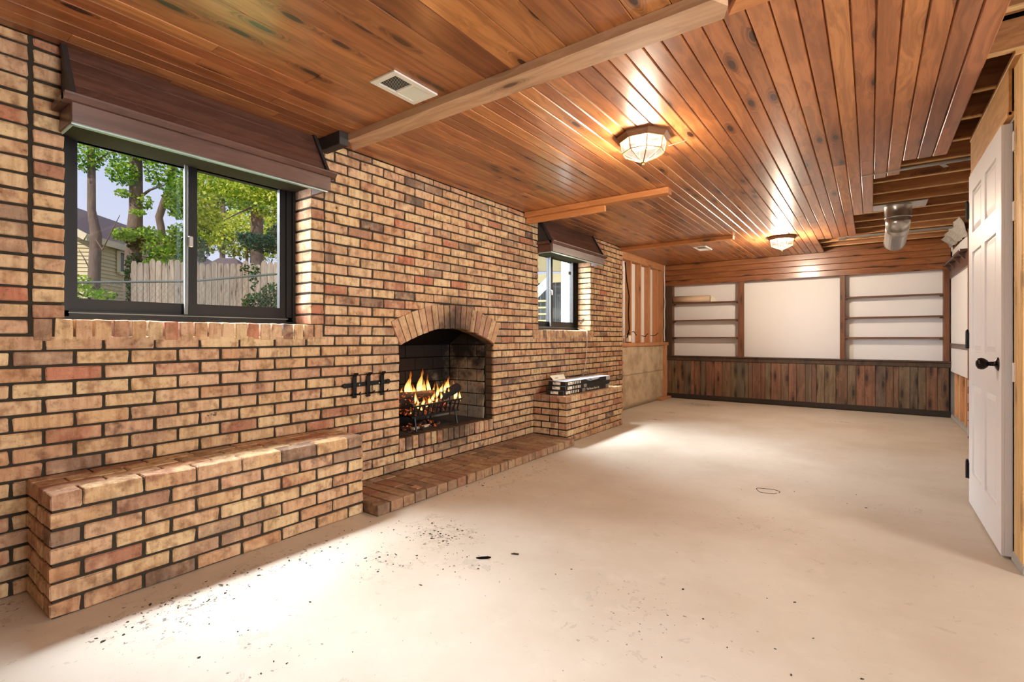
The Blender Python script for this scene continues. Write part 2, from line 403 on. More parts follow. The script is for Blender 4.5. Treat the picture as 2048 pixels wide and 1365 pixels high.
def leaf_mat(name, stops):
    t = NT(name)
    a = t.n('Attribute', attribute_name='rnd').outputs['Fac']
    c = t.ramp(a, [(i / (len(stops) - 1), srgb(*s)) for i, s in enumerate(stops)])
    d = t.n('BsdfDiffuse', i_Color=c); tl = t.n('BsdfTranslucent', i_Color=c)
    mx = t.n('MixShader', i_0=0.45, i_1=d.outputs[0], i_2=tl.outputs[0])
    t.t.links.new(mx.outputs[0], t.out.inputs[0])
    return t.m
M['leaf_green'] = leaf_mat('leaf_green', [(58, 100, 32), (118, 164, 50), (168, 200, 72), (214, 226, 104)])
M['leaf_yellow'] = leaf_mat('leaf_yellow_green', [(86, 120, 36), (164, 188, 56), (222, 226, 92), (244, 236, 140)])
M['leaf_dark'] = leaf_mat('leaf_ivy_dark', [(26, 54, 28), (48, 84, 40), (74, 116, 60)])
M['leaf_pine'] = leaf_mat('leaf_blue_pine', [(40, 70, 56), (66, 100, 80), (90, 124, 98)])
M['lawn'] = plain('lawn', srgb(96, 112, 56), 0.95, var=0.5, vscale=2)
M['deck_wood'] = plain('deck_weathered', srgb(150, 138, 104), 0.8, var=0.3, vscale=5)
M['deck_dark'] = plain('deck_dark_wood', srgb(86, 88, 90), 0.8, var=0.4, vscale=6)  # darker wood of the boards and lattice behind the deck
M['white_paint'] = plain('white_post_paint', srgb(240, 240, 240), 0.5)
M['drywall'] = plain('drywall', srgb(214, 206, 196), 0.85)
M['soil'] = plain('soil', srgb(92, 76, 58), 0.95, var=0.4)

# ------------------------------------------------------------------ mesh helpers
def origin_of(o):
    p = Vector((0, 0, 0))
    while o is not None:
        p += o.matrix_basis.translation; o = o.parent
    return p
class MB:
    def __init__(s): s.v, s.f, s.mi, s.att = [], [], [], {}
    def add(s, verts, faces, mi=0):
        o = len(s.v); s.v.extend(Vector(v) for v in verts)
        s.f.extend(tuple(i + o for i in f) for f in faces); s.mi.extend([mi] * len(faces))
        return s
    def box(s, x0, x1, y0, y1, z0, z1, mi=0):
        v = [(x, y, z) for x in (x0, x1) for y in (y0, y1) for z in (z0, z1)]
        return s.add(v, [(0, 1, 3, 2), (4, 6, 7, 5), (0, 4, 5, 1), (2, 3, 7, 6), (0, 2, 6, 4), (1, 5, 7, 3)], mi)
    def cbox(s, x0, x1, y0, y1, z0, z1, c=0.003, mi=0, jit=0.0, rng=random):
        """chamfered box"""
        c = min(c, (x1 - x0) * .3, (y1 - y0) * .3, (z1 - z0) * .3)
        V, idx = [], {}
        lo, hi = (x0, y0, z0), (x1, y1, z1)
        for sx in (0, 1):
            for sy in (0, 1):
                for sz in (0, 1):
                    for a in range(3):
                        q = []
                        for k, sg in enumerate((sx, sy, sz)):
                            b = (lo, hi)[sg][k]
                            if k != a: b += c * (1 - 2 * sg)
                            q.append(b + (rng.uniform(-jit, jit) if jit else 0))
                        idx[(sx, sy, sz, a)] = len(V); V.append(q)
        F = []
        for a in range(3):
            b, d = [k for k in range(3) if k != a]
            for sg in (0, 1):
                ring = []
                for pb, pd in ((0, 0), (1, 0), (1, 1), (0, 1)):
                    k = [0, 0, 0]; k[a] = sg; k[b] = pb; k[d] = pd
                    ring.append(idx[(*k, a)])
                F.append(tuple(ring))
        for e in range(3):
            a, b = [k for k in range(3) if k != e]
            for sa in (0, 1):
                for sb in (0, 1):
                    k0 = [0, 0, 0]; k0[a] = sa; k0[b] = sb
                    k1 = list(k0); k1[e] = 1
                    F.append((idx[(*k0, a)], idx[(*k1, a)], idx[(*k1, b)], idx[(*k0, b)]))
        for sx in (0, 1):
            for sy in (0, 1):
                for sz in (0, 1):
                    F.append(tuple(idx[(sx, sy, sz, a)] for a in range(3)))
        return s.add(V, F, mi)
    def prism(s, poly, axis, a0, a1, mi=0):
        """extrude a 2D polygon (coordinates of the two other axes, in xyz order) along axis"""
        k = 'xyz'.index(axis)
        def P(p, a):
            q = list(p); q.insert(k, a); return q
        n = len(poly)
        v = [P(p, a0) for p in poly] + [P(p, a1) for p in poly]
        f = [tuple(range(n)), tuple(range(2 * n - 1, n - 1, -1))] + [(i, (i + 1) % n, (i + 1) % n + n, i + n) for i in range(n)]
        return s.add(v, f, mi)
    def bar(s, p, q, w, h=None, up=(0, 0, 1), mi=0):
        p, q = Vector(p), Vector(q); h = h or w
        d = (q - p).normalized(); u = Vector(up)
        if abs(d.dot(u)) > .98: u = Vector((0, 1, 0))
        a = d.cross(u).normalized() * w / 2; b = a.cross(d).normalized() * h / 2
        v = [e + i * a + j * b for e in (p, q) for i, j in ((-1, -1), (1, -1), (1, 1), (-1, 1))]
        return s.add(v, [(3, 2, 1, 0), (4, 5, 6, 7)] + [(i, (i + 1) % 4, (i + 1) % 4 + 4, i + 4) for i in range(4)], mi)
    def tube(s, pts, r, n=8, cap=True, mi=0):
        pts = [Vector(p) for p in pts]; R = r if isinstance(r, (list, tuple)) else [r] * len(pts)
        rings, prev = [], None
        for i, p in enumerate(pts):
            d = (pts[min(i + 1, len(pts) - 1)] - pts[max(i - 1, 0)]).normalized()
            u = prev if prev is not None else (Vector((0, 0, 1)) if abs(d.z) < .9 else Vector((1, 0, 0)))
            a = (u - d * u.dot(d))
            if a.length < 1e-5: a = d.orthogonal()
            a.normalize(); b = d.cross(a); prev = a
            rings.append([p + R[i] * (math.cos(t) * a + math.sin(t) * b) for t in (2 * math.pi * k / n for k in range(n))])
        v = [x for g in rings for x in g]; f = []
        for i in range(len(pts) - 1):
            f += [(i * n + k, i * n + (k + 1) % n, (i + 1) * n + (k + 1) % n, (i + 1) * n + k) for k in range(n)]
        if cap: f += [tuple(range(n))[::-1], tuple(range((len(pts) - 1) * n, len(pts) * n))]
        return s.add(v, f, mi)
    def lathe(s, prof, c, n=24, axis=(0, 0, 1), mi=0, phase=0.0):
        """profile [(r, h)] turned about axis through c"""
        ax = Vector(axis).normalized(); a = ax.orthogonal().normalized()
        if abs(ax.z) > .9: a = Vector((1, 0, 0))
        b = ax.cross(a); c = Vector(c)
        v = [c + ax * h + r * (math.cos(t) * a + math.sin(t) * b) for r, h in prof for t in (phase + 2 * math.pi * k / n for k in range(n))]
        f = []
        for i in range(len(prof) - 1):
            f += [(i * n + k, i * n + (k + 1) % n, (i + 1) * n + (k + 1) % n, (i + 1) * n + k) for k in range(n)]
        f += [tuple(range(n))[::-1], tuple(range((len(prof) - 1) * n, len(prof) * n))]
        return s.add(v, f, mi)
    def merge(s, o, mat=None, mi=0):
        return s.add([(mat @ v if mat else v) for v in o.v], o.f, mi)
    def mesh(s, name, mats, origin=(0, 0, 0), smooth=False):
        o = Vector(origin)
        me = bpy.data.meshes.new(name)
        me.from_pydata([v - o for v in s.v], [], s.f)
        for m in (mats if isinstance(mats, (list, tuple)) else [mats]): me.materials.append(m)
        if any(s.mi): me.polygons.foreach_set('material_index', s.mi)
        for k, (dom, vals) in s.att.items():
            a = me.attributes.new(k, 'FLOAT', dom); a.data.foreach_set('value', vals)
        bm = bmesh.new(); bm.from_mesh(me); bmesh.ops.recalc_face_normals(bm, faces=bm.faces); bm.to_mesh(me); bm.free()
        if smooth: me.polygons.foreach_set('use_smooth', [True] * len(me.polygons))
        me.update()
        return me
    def build(s, name, mats, parent=None, smooth=False, kind=None, label=None):
        o = origin_of(parent)
        ob = bpy.data.objects.new(name, s.mesh(name, mats, o, smooth)); COL.objects.link(ob)
        if parent is not None: ob.parent = parent
        if kind: ob['kind'] = kind
        if label: ob['label'] = label
        return ob

def tag(o, label=None, cat=None, group=None, kind=None):
    if label: o['label'] = label
    if cat: o['category'] = cat
    if group: o['group'] = group
    if kind: o['kind'] = kind
    return o
def thing(name, loc, label, cat, group=None):
    o = bpy.data.objects.new(name, None); COL.objects.link(o)
    o.empty_display_size = .1
    o.location = loc; o.matrix_basis = Matrix.Translation(Vector(loc))
    return tag(o, label, cat, group)
def structure(name, mb, mats, label=None):
    return tag(mb.build(name, mats), label, kind='structure')
def part(parent, name, mat, fn, smooth=False, **kw):
    mb = MB(); fn(mb)
    return mb.build(name, mat, parent, smooth, **kw)
def copy_tree(o, delta, parent=None):
    c = o.copy(); COL.objects.link(c)
    if parent is None: c.location = Vector(o.location) + Vector(delta); c.matrix_basis = Matrix.Translation(c.location)
    else: c.parent = parent
    for ch in list(o.children): copy_tree(ch, delta, c)
    return c

# ------------------------------------------------------------------ bricks
WX = -2.87            # face of the brick wall
CH, JT = 0.0677, 0.0122   # course height, mortar joint
BL, BH, BD = 0.2032, CH - JT, 0.095
CZ = 2.345            # underside of the ceiling boards
brng = random.Random(11)
_bm = {}
def brick_mesh(dx, dy, dz, mat):
    key = (round(dx / .006), round(dy / .006), round(dz / .006), mat, brng.randrange(5))
    if key not in _bm:
        mb = MB(); mb.cbox(-dx / 2, dx / 2, -dy / 2, dy / 2, -dz / 2, dz / 2, c=.004, jit=.0024, rng=brng)
        _bm[key] = mb.mesh('brick', M[mat])
    return _bm[key]
def brick_obj(parent, b, mat='brick', name='brick', twist=0.006):
    x0, x1, y0, y1, z0, z1 = b
    o = bpy.data.objects.new(name, brick_mesh(x1 - x0, y1 - y0, z1 - z0, mat)); COL.objects.link(o)
    p = Vector(((x0 + x1) / 2 + brng.uniform(-.002, .0025), (y0 + y1) / 2, (z0 + z1) / 2))
    if parent is not None:
        o.parent = parent; p -= Vector(parent.matrix_basis.translation)
    o.location = p
    o.rotation_euler = (brng.uniform(-twist, twist), brng.uniform(-twist, twist), brng.uniform(-twist, twist))
    return o
def brick_field(parent, blist, name, mat):
    mb = MB(); rn = []
    for b in blist:
        n0 = len(mb.f); x0, x1, y0, y1, z0, z1 = b; e = brng.uniform(-.002, .0025)
        mb.cbox(x0 + e, x1 + e, y0, y1, z0, z1, c=.004, jit=.0024, rng=brng)
        rn += [brng.random()] * (len(mb.f) - n0)
    mb.att['rnd'] = ('FACE', rn)
    return mb.build(name, M[mat], parent, kind='stuff')

# openings in the wall (y ranges)
W1, W2 = (0.608, 1.79), (4.439, 5.647)
P1, P2 = (0.502, 1.885), (4.330, 5.745)      # panel with flanking half bricks and sill bricks
SILL = 1.151
FP = (2.515, 3.662); FPZ = 0.31
ARC_C, ARC_ZC, ARC_R, ARC_A = 3.09, -0.085, 1.232, math.radians(27.7)
ARC_RO = ARC_R + 0.195
WEND = 6.66
YMIN = -2.4
def cut(iv, a, b):
    out = []
    for p, q in iv:
        if b <= p or a >= q: out.append((p, q)); continue
        if a > p: out.append((p, a))
        if b < q: out.append((b, q))
    return out
wall_bricks = []
i = 0
while True:
    z0 = i * CH + .003; z1 = min(z0 + BH, CZ - .004)
    if z1 - z0 < .02: break
    zm = (z0 + z1) / 2
    free = [(YMIN, WEND)]
    if zm > 1.05:
        free = cut(free, P1[0] - .008, P1[1] + .006); free = cut(free, P2[0] - .006, P2[1] + .006)
        free = cut(free, P1[0] - .012, P1[0])
    if .20 < zm < FPZ - .003: free = cut(free, FP[0] - .004, FP[1] + .006)
    elif zm > FPZ and zm < 1.35:
        ztop = ARC_ZC + ARC_R * math.cos(ARC_A)
        zz = max(z0, 0)
        w = None
        if zz < ztop - .02: w = (FP[0], FP[1])
        # ring, radial ends included
        zo = ARC_ZC + ARC_RO * math.cos(ARC_A)
        if ztop - .05 < z1:
            if zm < zo: hw = (max(z0, ztop) - ARC_ZC) * math.tan(ARC_A) + .006
            else: hw = math.sqrt(max(0, (ARC_RO + .004) ** 2 - (z1 - .006 - ARC_ZC) ** 2)) if z1 - .006 - ARC_ZC < ARC_RO + .004 else 0
            if hw: w = (min(w[0] if w else 9, ARC_C - hw), max(w[1] if w else -9, ARC_C + hw))
        if w: free = cut(free, *w)
    ph = 0.102 if i % 2 else 0.0
    for p, q in free:
        if q - p < .03: continue
        n0 = math.ceil((p + .052 - (YMIN - ph)) / BL)
        js = []
        y = YMIN - ph + n0 * BL
        while y < q - .048: js.append(y); y += BL
        cutsy = [p] + js + [q + JT]
        for a, b in zip(cutsy, cutsy[1:]): wall_bricks.append((WX - BD, WX, a, b - JT, z0, z1))
    # half-brick columns beside the window recesses, full depth so the reveals show them
    if zm > SILL:
        for P, W in ((P1, W1), (P2, W2)):
            wall_bricks.append((WX - .19, WX, P[0] + .004, W[0] - .001, z0, z1))
            wall_bricks.append((WX - .19, WX, W[1] + .001, P[1] - .004, z0, z1))
    i += 1
def shown(b):
    c = proj((WX, (b[2] + b[3]) / 2, (b[4] + b[5]) / 2))
    if not c or not (-30 < c[0] < 2060 and -10 < c[1] < 1375): return 0
    y, z = (b[2] + b[3]) / 2, (b[4] + b[5]) / 2
    if z < .45 and (.55 < y < 1.9): return 0
    if z > 2.0 and (W1[0] < y < W1[1] or W2[0] - .1 < y < W2[1] - .1): return 0
    l = proj((WX, b[2], z)); r = proj((WX, b[3], z))
    return abs((r[0] if r else 0) - (l[0] if l else 0)) * (b[5] - b[4]) / c[2]
wall_bricks.sort(key=shown, reverse=True)

# mortar body of the wall, left open at the windows and the fireplace
mb = MB()
BX0, BX1 = -3.14, WX - .009
zt = ARC_ZC + ARC_R * math.cos(ARC_A)
def mbody(y0, y1, z0, z1): mb.box(BX0, BX1, y0, y1, z0, z1)
e = .008
mbody(YMIN, W1[0] - e, 0, 2.62)
mbody(W1[0] - e, W1[1] + e, 0, 1.055); mbody(W1[0] - e, W1[1] + e, 2.02, 2.62)
mbody(W1[1] + e, FP[0] - e, 0, 2.62)
mbody(FP[0] - e, FP[1] + e, 0, .2); mbody(FP[0] - e, FP[1] + e, 1.33, 2.62)
NA = 16
for k in range(NA):
    ya = FP[0] - e + (FP[1] - FP[0] + 2 * e) * k / NA; yb = FP[0] - e + (FP[1] - FP[0] + 2 * e) * (k + 1) / NA
    f = lambda y: ARC_ZC + math.sqrt((ARC_R + .008) ** 2 - (y - ARC_C) ** 2)
    mb.prism([(ya, f(ya)), (yb, f(yb)), (yb, 1.33), (ya, 1.33)], 'x', -3.0, BX1)
mbody(FP[1] + e, W2[0] - e, 0, 2.62)
mbody(W2[0] - e, W2[1] + e, 0, 1.055); mbody(W2[0] - e, W2[1] + e, 2.02, 2.62)
mbody(W2[1] + e, WEND - .006, 0, 2.62)
wall_left = structure('wall_left', mb, M['mortar'], 'brick wall with dark raked mortar joints around the fireplace')
NPART = 300
for b in wall_bricks[:NPART]: brick_obj(wall_left, b)
brick_field(wall_left, wall_bricks[NPART:], 'brick_field', 'brick')
for P in (P1, P2):   # upright bricks that form the window sills
    n = 20 if P is P1 else 21
    st = (P[1] - P[0] - .006) / n
    for k in range(n):
        y0 = P[0] + .004 + k * st
        brick_obj(wall_left, (WX - .19, WX + .003, y0, y0 + st - .0095, 1.056, SILL), name='sill_brick')

# ------------------------------------------------------------------ brick benches and hearth
def bench(label, y0, y1, xf):
    t = thing('brick_bench', (xf, y0, 0), label, 'bench', 'brick benches along the wall')
    n, H = 7, 7 * CH
    part(t, 'mortar_core', M['mortar'], lambda m: m.box(WX - .02, xf - .008, y0 + .008, y1 - .008, 0, H - .012))
    for c in range(n - 1):
        z0, z1 = c * CH + .004, c * CH + .004 + BH
        odd = c % 2
        y = y0 + (0.0 if odd else 0.0)
        cuts = [y0]
        yy = y0 + (BL if odd else BL / 2)
        while yy < y1 - .06: cuts.append(yy); yy += BL
        cuts.append(y1 + JT)
        for a, b in zip(cuts, cuts[1:]):
            brick_obj(t, (xf - BD, xf, a, b - JT, z0, z1))
        # end faces
        xs = [xf - BD - JT]
        x = xs[0] - (BL if not odd else BL / 2)
        while x > WX + .05: xs.append(x); x -= BL
        xs.append(WX - JT)
        for a, b in zip(xs, xs[1:]):
            for yy in ((y0, y0 + BD), (y1 - BD, y1)):
                brick_obj(t, (b + JT, a, yy[0], yy[1], z0, z1))
    # cap course: four rows of stretchers
    z0, z1 = (n - 1) * CH + .004, H
    w = (xf - WX + .004) / 4
    for r in range(4):
        x0 = WX + r * w
        yy = y0 + (BL / 2 if r % 2 else BL)
        cuts = [y0]
        while yy < y1 - .06: cuts.append(yy); yy += BL
        cuts.append(y1 + .008)
        for a, b in zip(cuts, cuts[1:]):
            brick_obj(t, (x0, x0 + w - .006, a, b - .008, z0, z1), twist=.003)
    return t
bench1 = bench('long low brick bench with seven courses under the big sliding window', .487, 1.908, -2.503)
bench2 = bench('low brick bench under the far small window, black cartons on top', 4.335, 5.702, -2.468)

hearth = thing('raised_hearth', (-2.62, 3.12, 0), 'flat one course brick hearth slab on the floor in front of the fireplace', 'hearth')
HX, HY0, HY1, HZ = -2.372, 1.915, 4.328, .066
part(hearth, 'mortar_bed', M['mortar'], lambda m: m.box(WX - .02, HX - .008, HY0 + .004, HY1 - .004, 0, HZ - .006))
st = (HY1 - HY0) / 24
for k in range(24):
    y0 = HY0 + k * st
    brick_obj(hearth, (HX - .2, HX, y0, y0 + st - .008, .002, HZ), 'hearth_brick', twist=.003)
    brick_obj(hearth, (HX - .405, HX - .207, y0, y0 + st - .008, .002, HZ), 'hearth_brick', twist=.003)
    brick_obj(hearth, (WX + .002, HX - .412, y0, y0 + st - .008, .002, HZ), 'hearth_brick', twist=.003)

# ------------------------------------------------------------------ fireplace
fire = thing('fireplace', (-3.1, 3.09, .2), 'arched brick fireplace opening with a soot blackened firebox and lit fire', 'fireplace')
NV = 19
for k in range(NV):
    a0 = -ARC_A + 2 * ARC_A * k / NV; a1 = -ARC_A + 2 * ARC_A * (k + 1) / NV
    g = .0045 / ARC_R
    a0 += g; a1 -= g
    P = lambda a, r: (ARC_C + r * math.sin(a), ARC_ZC + r * math.cos(a))
    jr = brng.uniform(-.004, .004)
    part(fire, 'arch_brick', M['arch_brick'], lambda m: m.prism([P(a0, ARC_R + jr), P(a1, ARC_R + jr), P(a1, ARC_RO + jr), P(a0, ARC_RO + jr)], 'x', WX - .10, WX + .010 + brng.uniform(-.002, .002)))
st = (FP[1] - FP[0]) / 17
for k in range(17):
    y0 = FP[0] + k * st
    brick_obj(fire, (WX - .12, WX + .002, y0 + .002, y0 + st - .009, .206, .305), 'brick', 'sill_brick')
part(fire, 'hearth_floor', M['ash'], lambda m: m.box(-3.52, WX - .115, FP[0] - .06, FP[1] + .06, .2, .296))
# firebox of sooty blocks: back, two sides, sloping smoke throat
BKX = -3.42
part(fire, 'firebox_shell', M['black'], lambda m: (m.box(-3.56, BKX - .012, FP[0] - .1, FP[1] + .1, .2, 1.75), m.box(-3.5, -2.985, FP[0] - .1, FP[0] - .025, .2, 1.75), m.box(-3.5, -2.985, FP[1] - .005, FP[1] + .1, .2, 1.75), m.box(-3.5, -2.9, FP[0] - .1, FP[1] + .1, 1.7, 1.75)))
bw, bh = .235, .118
for r in range(8):
    z0 = .296 + r * bh
    y = FP[0] - .03 - (bw / 2 if r % 2 else 0)
    while y < FP[1] - .02:
        a, b = max(y, FP[0] - .03), min(y + bw - .007, FP[1] - .015)
        if b - a > .03: part(fire, 'firebrick', M['firebrick'], lambda m: m.cbox(BKX - .02, BKX + brng.uniform(-.002, .002), a, b, z0, z0 + bh - .007, c=.004, jit=.001, rng=brng))
        y += bw
    x = BKX - (bw / 2 if r % 2 else 0)
    while x < -2.99:
        a, b = max(x, BKX + .004), min(x + bw - .007, -2.985)
        if b - a > .03:
            part(fire, 'firebrick', M['firebrick'], lambda m: m.cbox(a, b, FP[1] - .013, FP[1] + .01, z0, z0 + bh - .007, c=.004, jit=.001, rng=brng))
            part(fire, 'firebrick', M['firebrick'], lambda m: m.cbox(a, b, FP[0] - .035, FP[0] - .017, z0, z0 + bh - .007, c=.004, jit=.001, rng=brng))
        x += bw
part(fire, 'smoke_shelf', M['black'], lambda m: m.prism([(BKX, 1.0), (-3.02, 1.25), (-3.02, 1.3), (BKX, 1.3)], 'y', FP[0] - .02, FP[1] - .02))

# grate with logs
GX0, GX1, GY0, GY1 = -3.32, -3.02, 2.79, 3.32
gr = thing('fire_grate', (-3.17, 3.05, .296), 'black iron fire grate basket holding burning logs in the firebox', 'grate')
for x in (GX1, GX0):
    for y in (GY0 + .02, GY1 - .02):
        part(gr, 'leg', M['black_metal'], lambda m: m.tube([(x + (.02 if x == GX1 else -.02), y, .296), (x, y, .40), (x, y, .42)], .010, 6))
part(gr, 'front_rail', M['black_metal'], lambda m: m.bar((GX1, GY0 - .02, .415), (GX1, GY1 + .02, .415), .016))
part(gr, 'front_rail', M['black_metal'], lambda m: m.bar((GX1 + .03, GY0 - .03, .505), (GX1 + .03, GY1 + .03, .515), .014))
part(gr, 'back_rail', M['black_metal'], lambda m: m.bar((GX0, GY0 - .02, .415), (GX0, GY1 + .02, .415), .016))
part(gr, 'back_rail', M['black_metal'], lambda m: m.bar((GX0 - .03, GY0 - .03, .55), (GX0 - .03, GY1 + .03, .55), .014))
for k in range(11):
    y = GY0 + (GY1 - GY0) * k / 10
    part(gr, 'bar', M['black_metal'], lambda m: m.tube([(GX0 - .03, y, .55), (GX0, y, .42), (GX1, y, .415), (GX1 + .03, y, .51)], .0075, 6))
part(fire, 'ember_bed', M['ember'], lambda m: [m.cbox(x, x + .05, y, y + .06, .42, .42 + random.uniform(.015, .05), c=.01, jit=.01) for x in (-3.30, -3.24, -3.18, -3.12, -3.07) for y in [GY0 + .02 + j * .06 for j in range(8)]], kind='stuff')
part(fire, 'fallen_embers', M['ember'], lambda m: [m.cbox(x, x + .03, y, y + .035, .296, .296 + random.uniform(.01, .03), c=.008, jit=.006) for x, y in [(random.uniform(-3.3, -3.05), random.uniform(2.75, 3.2)) for _ in range(30)]], kind='stuff')
def log(label, p, q, r, mat):
    p, q = Vector(p), Vector(q)
    t = thing('log', (p + q) / 2, label, 'log', 'logs on the grate')
    pts = [p.lerp(q, k / 6) + Vector((random.uniform(-.006, .006), 0, random.uniform(-.006, .006))) for k in range(7)]
    part(t, 'bark', M[mat], lambda m: m.tube(pts, [r * random.uniform(.9, 1.06) for _ in pts], 10), smooth=False)
    d = (q - p).normalized()
    for e_, sgn in ((p, -1), (q, 1)):
        part(t, 'cut_end', M['char'], lambda m: m.tube([e_ - d * .004, e_ + d * sgn * .004], [r * .8, r * .8], 10))
log('charred front log lying level along the grate front', (-3.08, 2.80, .482), (-3.09, 3.20, .486), .045, 'burning')
log('charred log at the back of the grate, flames rising behind it', (-3.24, 2.76, .50), (-3.22, 3.26, .505), .055, 'burning')
log('black log tipped up toward the pale right side of the firebox', (-3.10, 3.15, .53), (-3.13, 3.44, .60), .045, 'char')
log('thin upper log lying across the two lower logs', (-3.20, 2.78, .575), (-3.13, 3.14, .572), .032, 'burning')
part(fire, 'stick', M['paper'], lambda m: m.bar((-3.1, 2.86, .305), (-3.12, 3.06, .305), .03, .02), label='pale split stick under the grate')
fl = MB(); hg = []
def tongue(x, y, z, h, w, lean=0.0):
    n, m_ = 9, 10
    v0 = len(fl.v)
    V, F = [], []
    for i in range(m_ + 1):
        t = i / m_
        rr = w * (math.sin(math.pi * min(1, t * 1.15 + .12)) ** .8 if t < .77 else max(0.0, (1 - t) / .23) * .52) * (1 - t * .25) + .0008
        cx = x + .18 * w * math.sin(t * 5 + x * 60); cy = y + lean * t * h + .35 * w * math.sin(t * 6.5 + y * 40)
        for k in range(n):
            a = 2 * math.pi * k / n
            V.append((cx + rr * .55 * math.cos(a), cy + rr * math.sin(a), z + t * h)); hg.append(t)
    for i in range(m_):
        F += [(i * n + k, i * n + (k + 1) % n, (i + 1) * n + (k + 1) % n, (i + 1) * n + k) for k in range(n)]
    fl.add(V, F)
for a in [(-3.2, 2.90, .56, .22, .045, .1), (-3.2, 2.93, .55, .16, .035, -.1), (-3.22, 3.05, .55, .24, .045, .15), (-3.2, 3.08, .55, .15, .04, .0), (-3.2, 3.15, .55, .2, .03, -.1),
          (-3.2, 2.82, .55, .10, .03, .2), (-3.05, 2.87, .47, .07, .022, 0), (-3.05, 2.93, .49, .08, .022, .1), (-3.05, 3.0, .5, .075, .024, .2), (-3.06, 3.06, .52, .09, .024, .1), (-3.06, 3.11, .54, .14, .024, 0),
          (-3.1, 3.2, .57, .09, .025, .2), (-3.1, 3.25, .57, .12, .022, 0), (-3.16, 3.33, .56, .15, .045, .2), (-3.14, 3.43, .48, .2, .03, -.1), (-3.06, 2.81, .44, .06, .02, 0), (-3.05, 2.84, .52, .12, .016, .1)]:
    tongue(a[0], a[1], a[2], a[3] * 1.05, a[4] * .72, a[5])
    tongue(a[0] + .02, a[1] + a[4] * 1.1, a[2] - .01, a[3] * .6, a[4] * .45, -a[5])
fl.att['hgt'] = ('POINT', hg)
flo = fl.build('fire_flames', M['flame'], smooth=True); tag(flo, 'orange and yellow flames rising from the logs in the firebox', 'fire', kind='stuff')
lamp('firelight', 'POINT', (-3.12, 3.06, .72), 5, (1.0, .42, .12), shadow_soft_size=.08)

# fireplace tool holder on the wall
rk = thing('fireplace_tool_rack', (WX + .01, 2.2, .75), 'black iron fireplace tool rack with three hooks screwed to the bricks', 'tool rack')
part(rk, 'rail', M['black_metal'], lambda m: (m.bar((WX + .012, 2.04, .742), (WX + .012, 2.39, .748), .008, .03), m.tube([(WX + .012, 2.03, .742), (WX + .02, 2.03, .742)], .018, 8), m.tube([(WX + .012, 2.395, .748), (WX + .02, 2.395, .748)], .018, 8)))
for y in (2.10, 2.215, 2.335):
    h = part(rk, 'hook', M['black_metal'], lambda m: (m.bar((WX + .022, y, .655), (WX + .022, y, .80), .03, .008, up=(1, 0, 0)), m.bar((WX + .022, y, .80), (WX + .045, y, .825), .03, .006, up=(1, 0, 0)), m.tube([(WX + .022, y, .68), (WX + .065, y + .005, .685), (WX + .075, y + .01, .70)], .005, 6)))
for y in (2.14, 2.31):
    part(rk, 'screw', M['zinc'], lambda m: m.tube([(WX + .015, y, .744), (WX + .022, y, .744)], .006, 8))

# ------------------------------------------------------------------ windows
def window(nm, W, label):
    root = bpy.data.objects.new(nm, None); COL.objects.link(root)
    root.location = (-3.08, (W[0] + W[1]) / 2, SILL); root.matrix_basis = Matrix.Translation(root.location)
    tag(root, label, kind='structure')
    y0, y1, z0, z1 = W[0], W[1], SILL - .004, 2.10
    xf, xb = -3.06, -3.14
    m_ = M['window_brown']
    part(root, 'frame', m_, lambda m: (m.box(xb, xf, y0 - .01, y0 + .055, z0, z1), m.box(xb, xf, y1 - .055, y1 + .01, z0, z1), m.box(xb, xf, y0, y1, z0 - .03, z0 + .05), m.box(xb, xf, y0, y1, 2.045, z1),
                                       m.box(xf - .004, xf + .012, y0 - .005, y0 + .02, z0, z1), m.box(xf - .004, xf + .012, y1 - .02, y1 + .005, z0, z1), m.box(xf - .004, xf + .014, y0, y1, z0 - .03, z0 + .022)))
    ym = (y0 + y1) / 2
    for k, (a, b, x) in enumerate(((y0 + .05, ym + .03, -3.118), (ym - .03, y1 - .05, -3.085))):
        s = part(root, 'sash', m_, lambda m: (m.box(x - .015, x + .015, a, a + .045, z0 + .045, 2.05), m.box(x - .015, x + .015, b - .06 if k == 0 else b - .045, b, z0 + .045, 2.05), m.box(x - .014, x + .014, a + .002, b - .002, z0 + .046, z0 + .11), m.box(x - .014, x + .014, a + .002, b - .002, 2.02, 2.054)))
        g = part(s, 'pane', M['glass'], lambda m: m.box(x - .002, x + .002, a + .04, b - .04, z0 + .1, 2.03))
    part(root, 'latch', M['zinc'], lambda m: (m.cbox(-3.07, -3.045, ym - .035, ym - .012, 1.57, 1.63, c=.004),))
    part(root, 'track', M['old_wire'], lambda m: (m.box(-3.068, -3.05, y0 + .05, y1 - .05, 1.184, 1.189), m.box(-3.07, -3.06, ym - .05, ym - .035, z0 + .05, 2.04)))
    return root
win1 = window('window_1', W1, 'wide brown sliding window in the brick wall above the long bench')
win2 = window('window_2', W2, 'far small sliding window beyond the fireplace, white post seen through it')
part(win2, 'sticker', M['box_black'], lambda m: m.box(-3.082, -3.079, 5.455, 5.52, 1.86, 1.90), label='small black sticker on the pane')

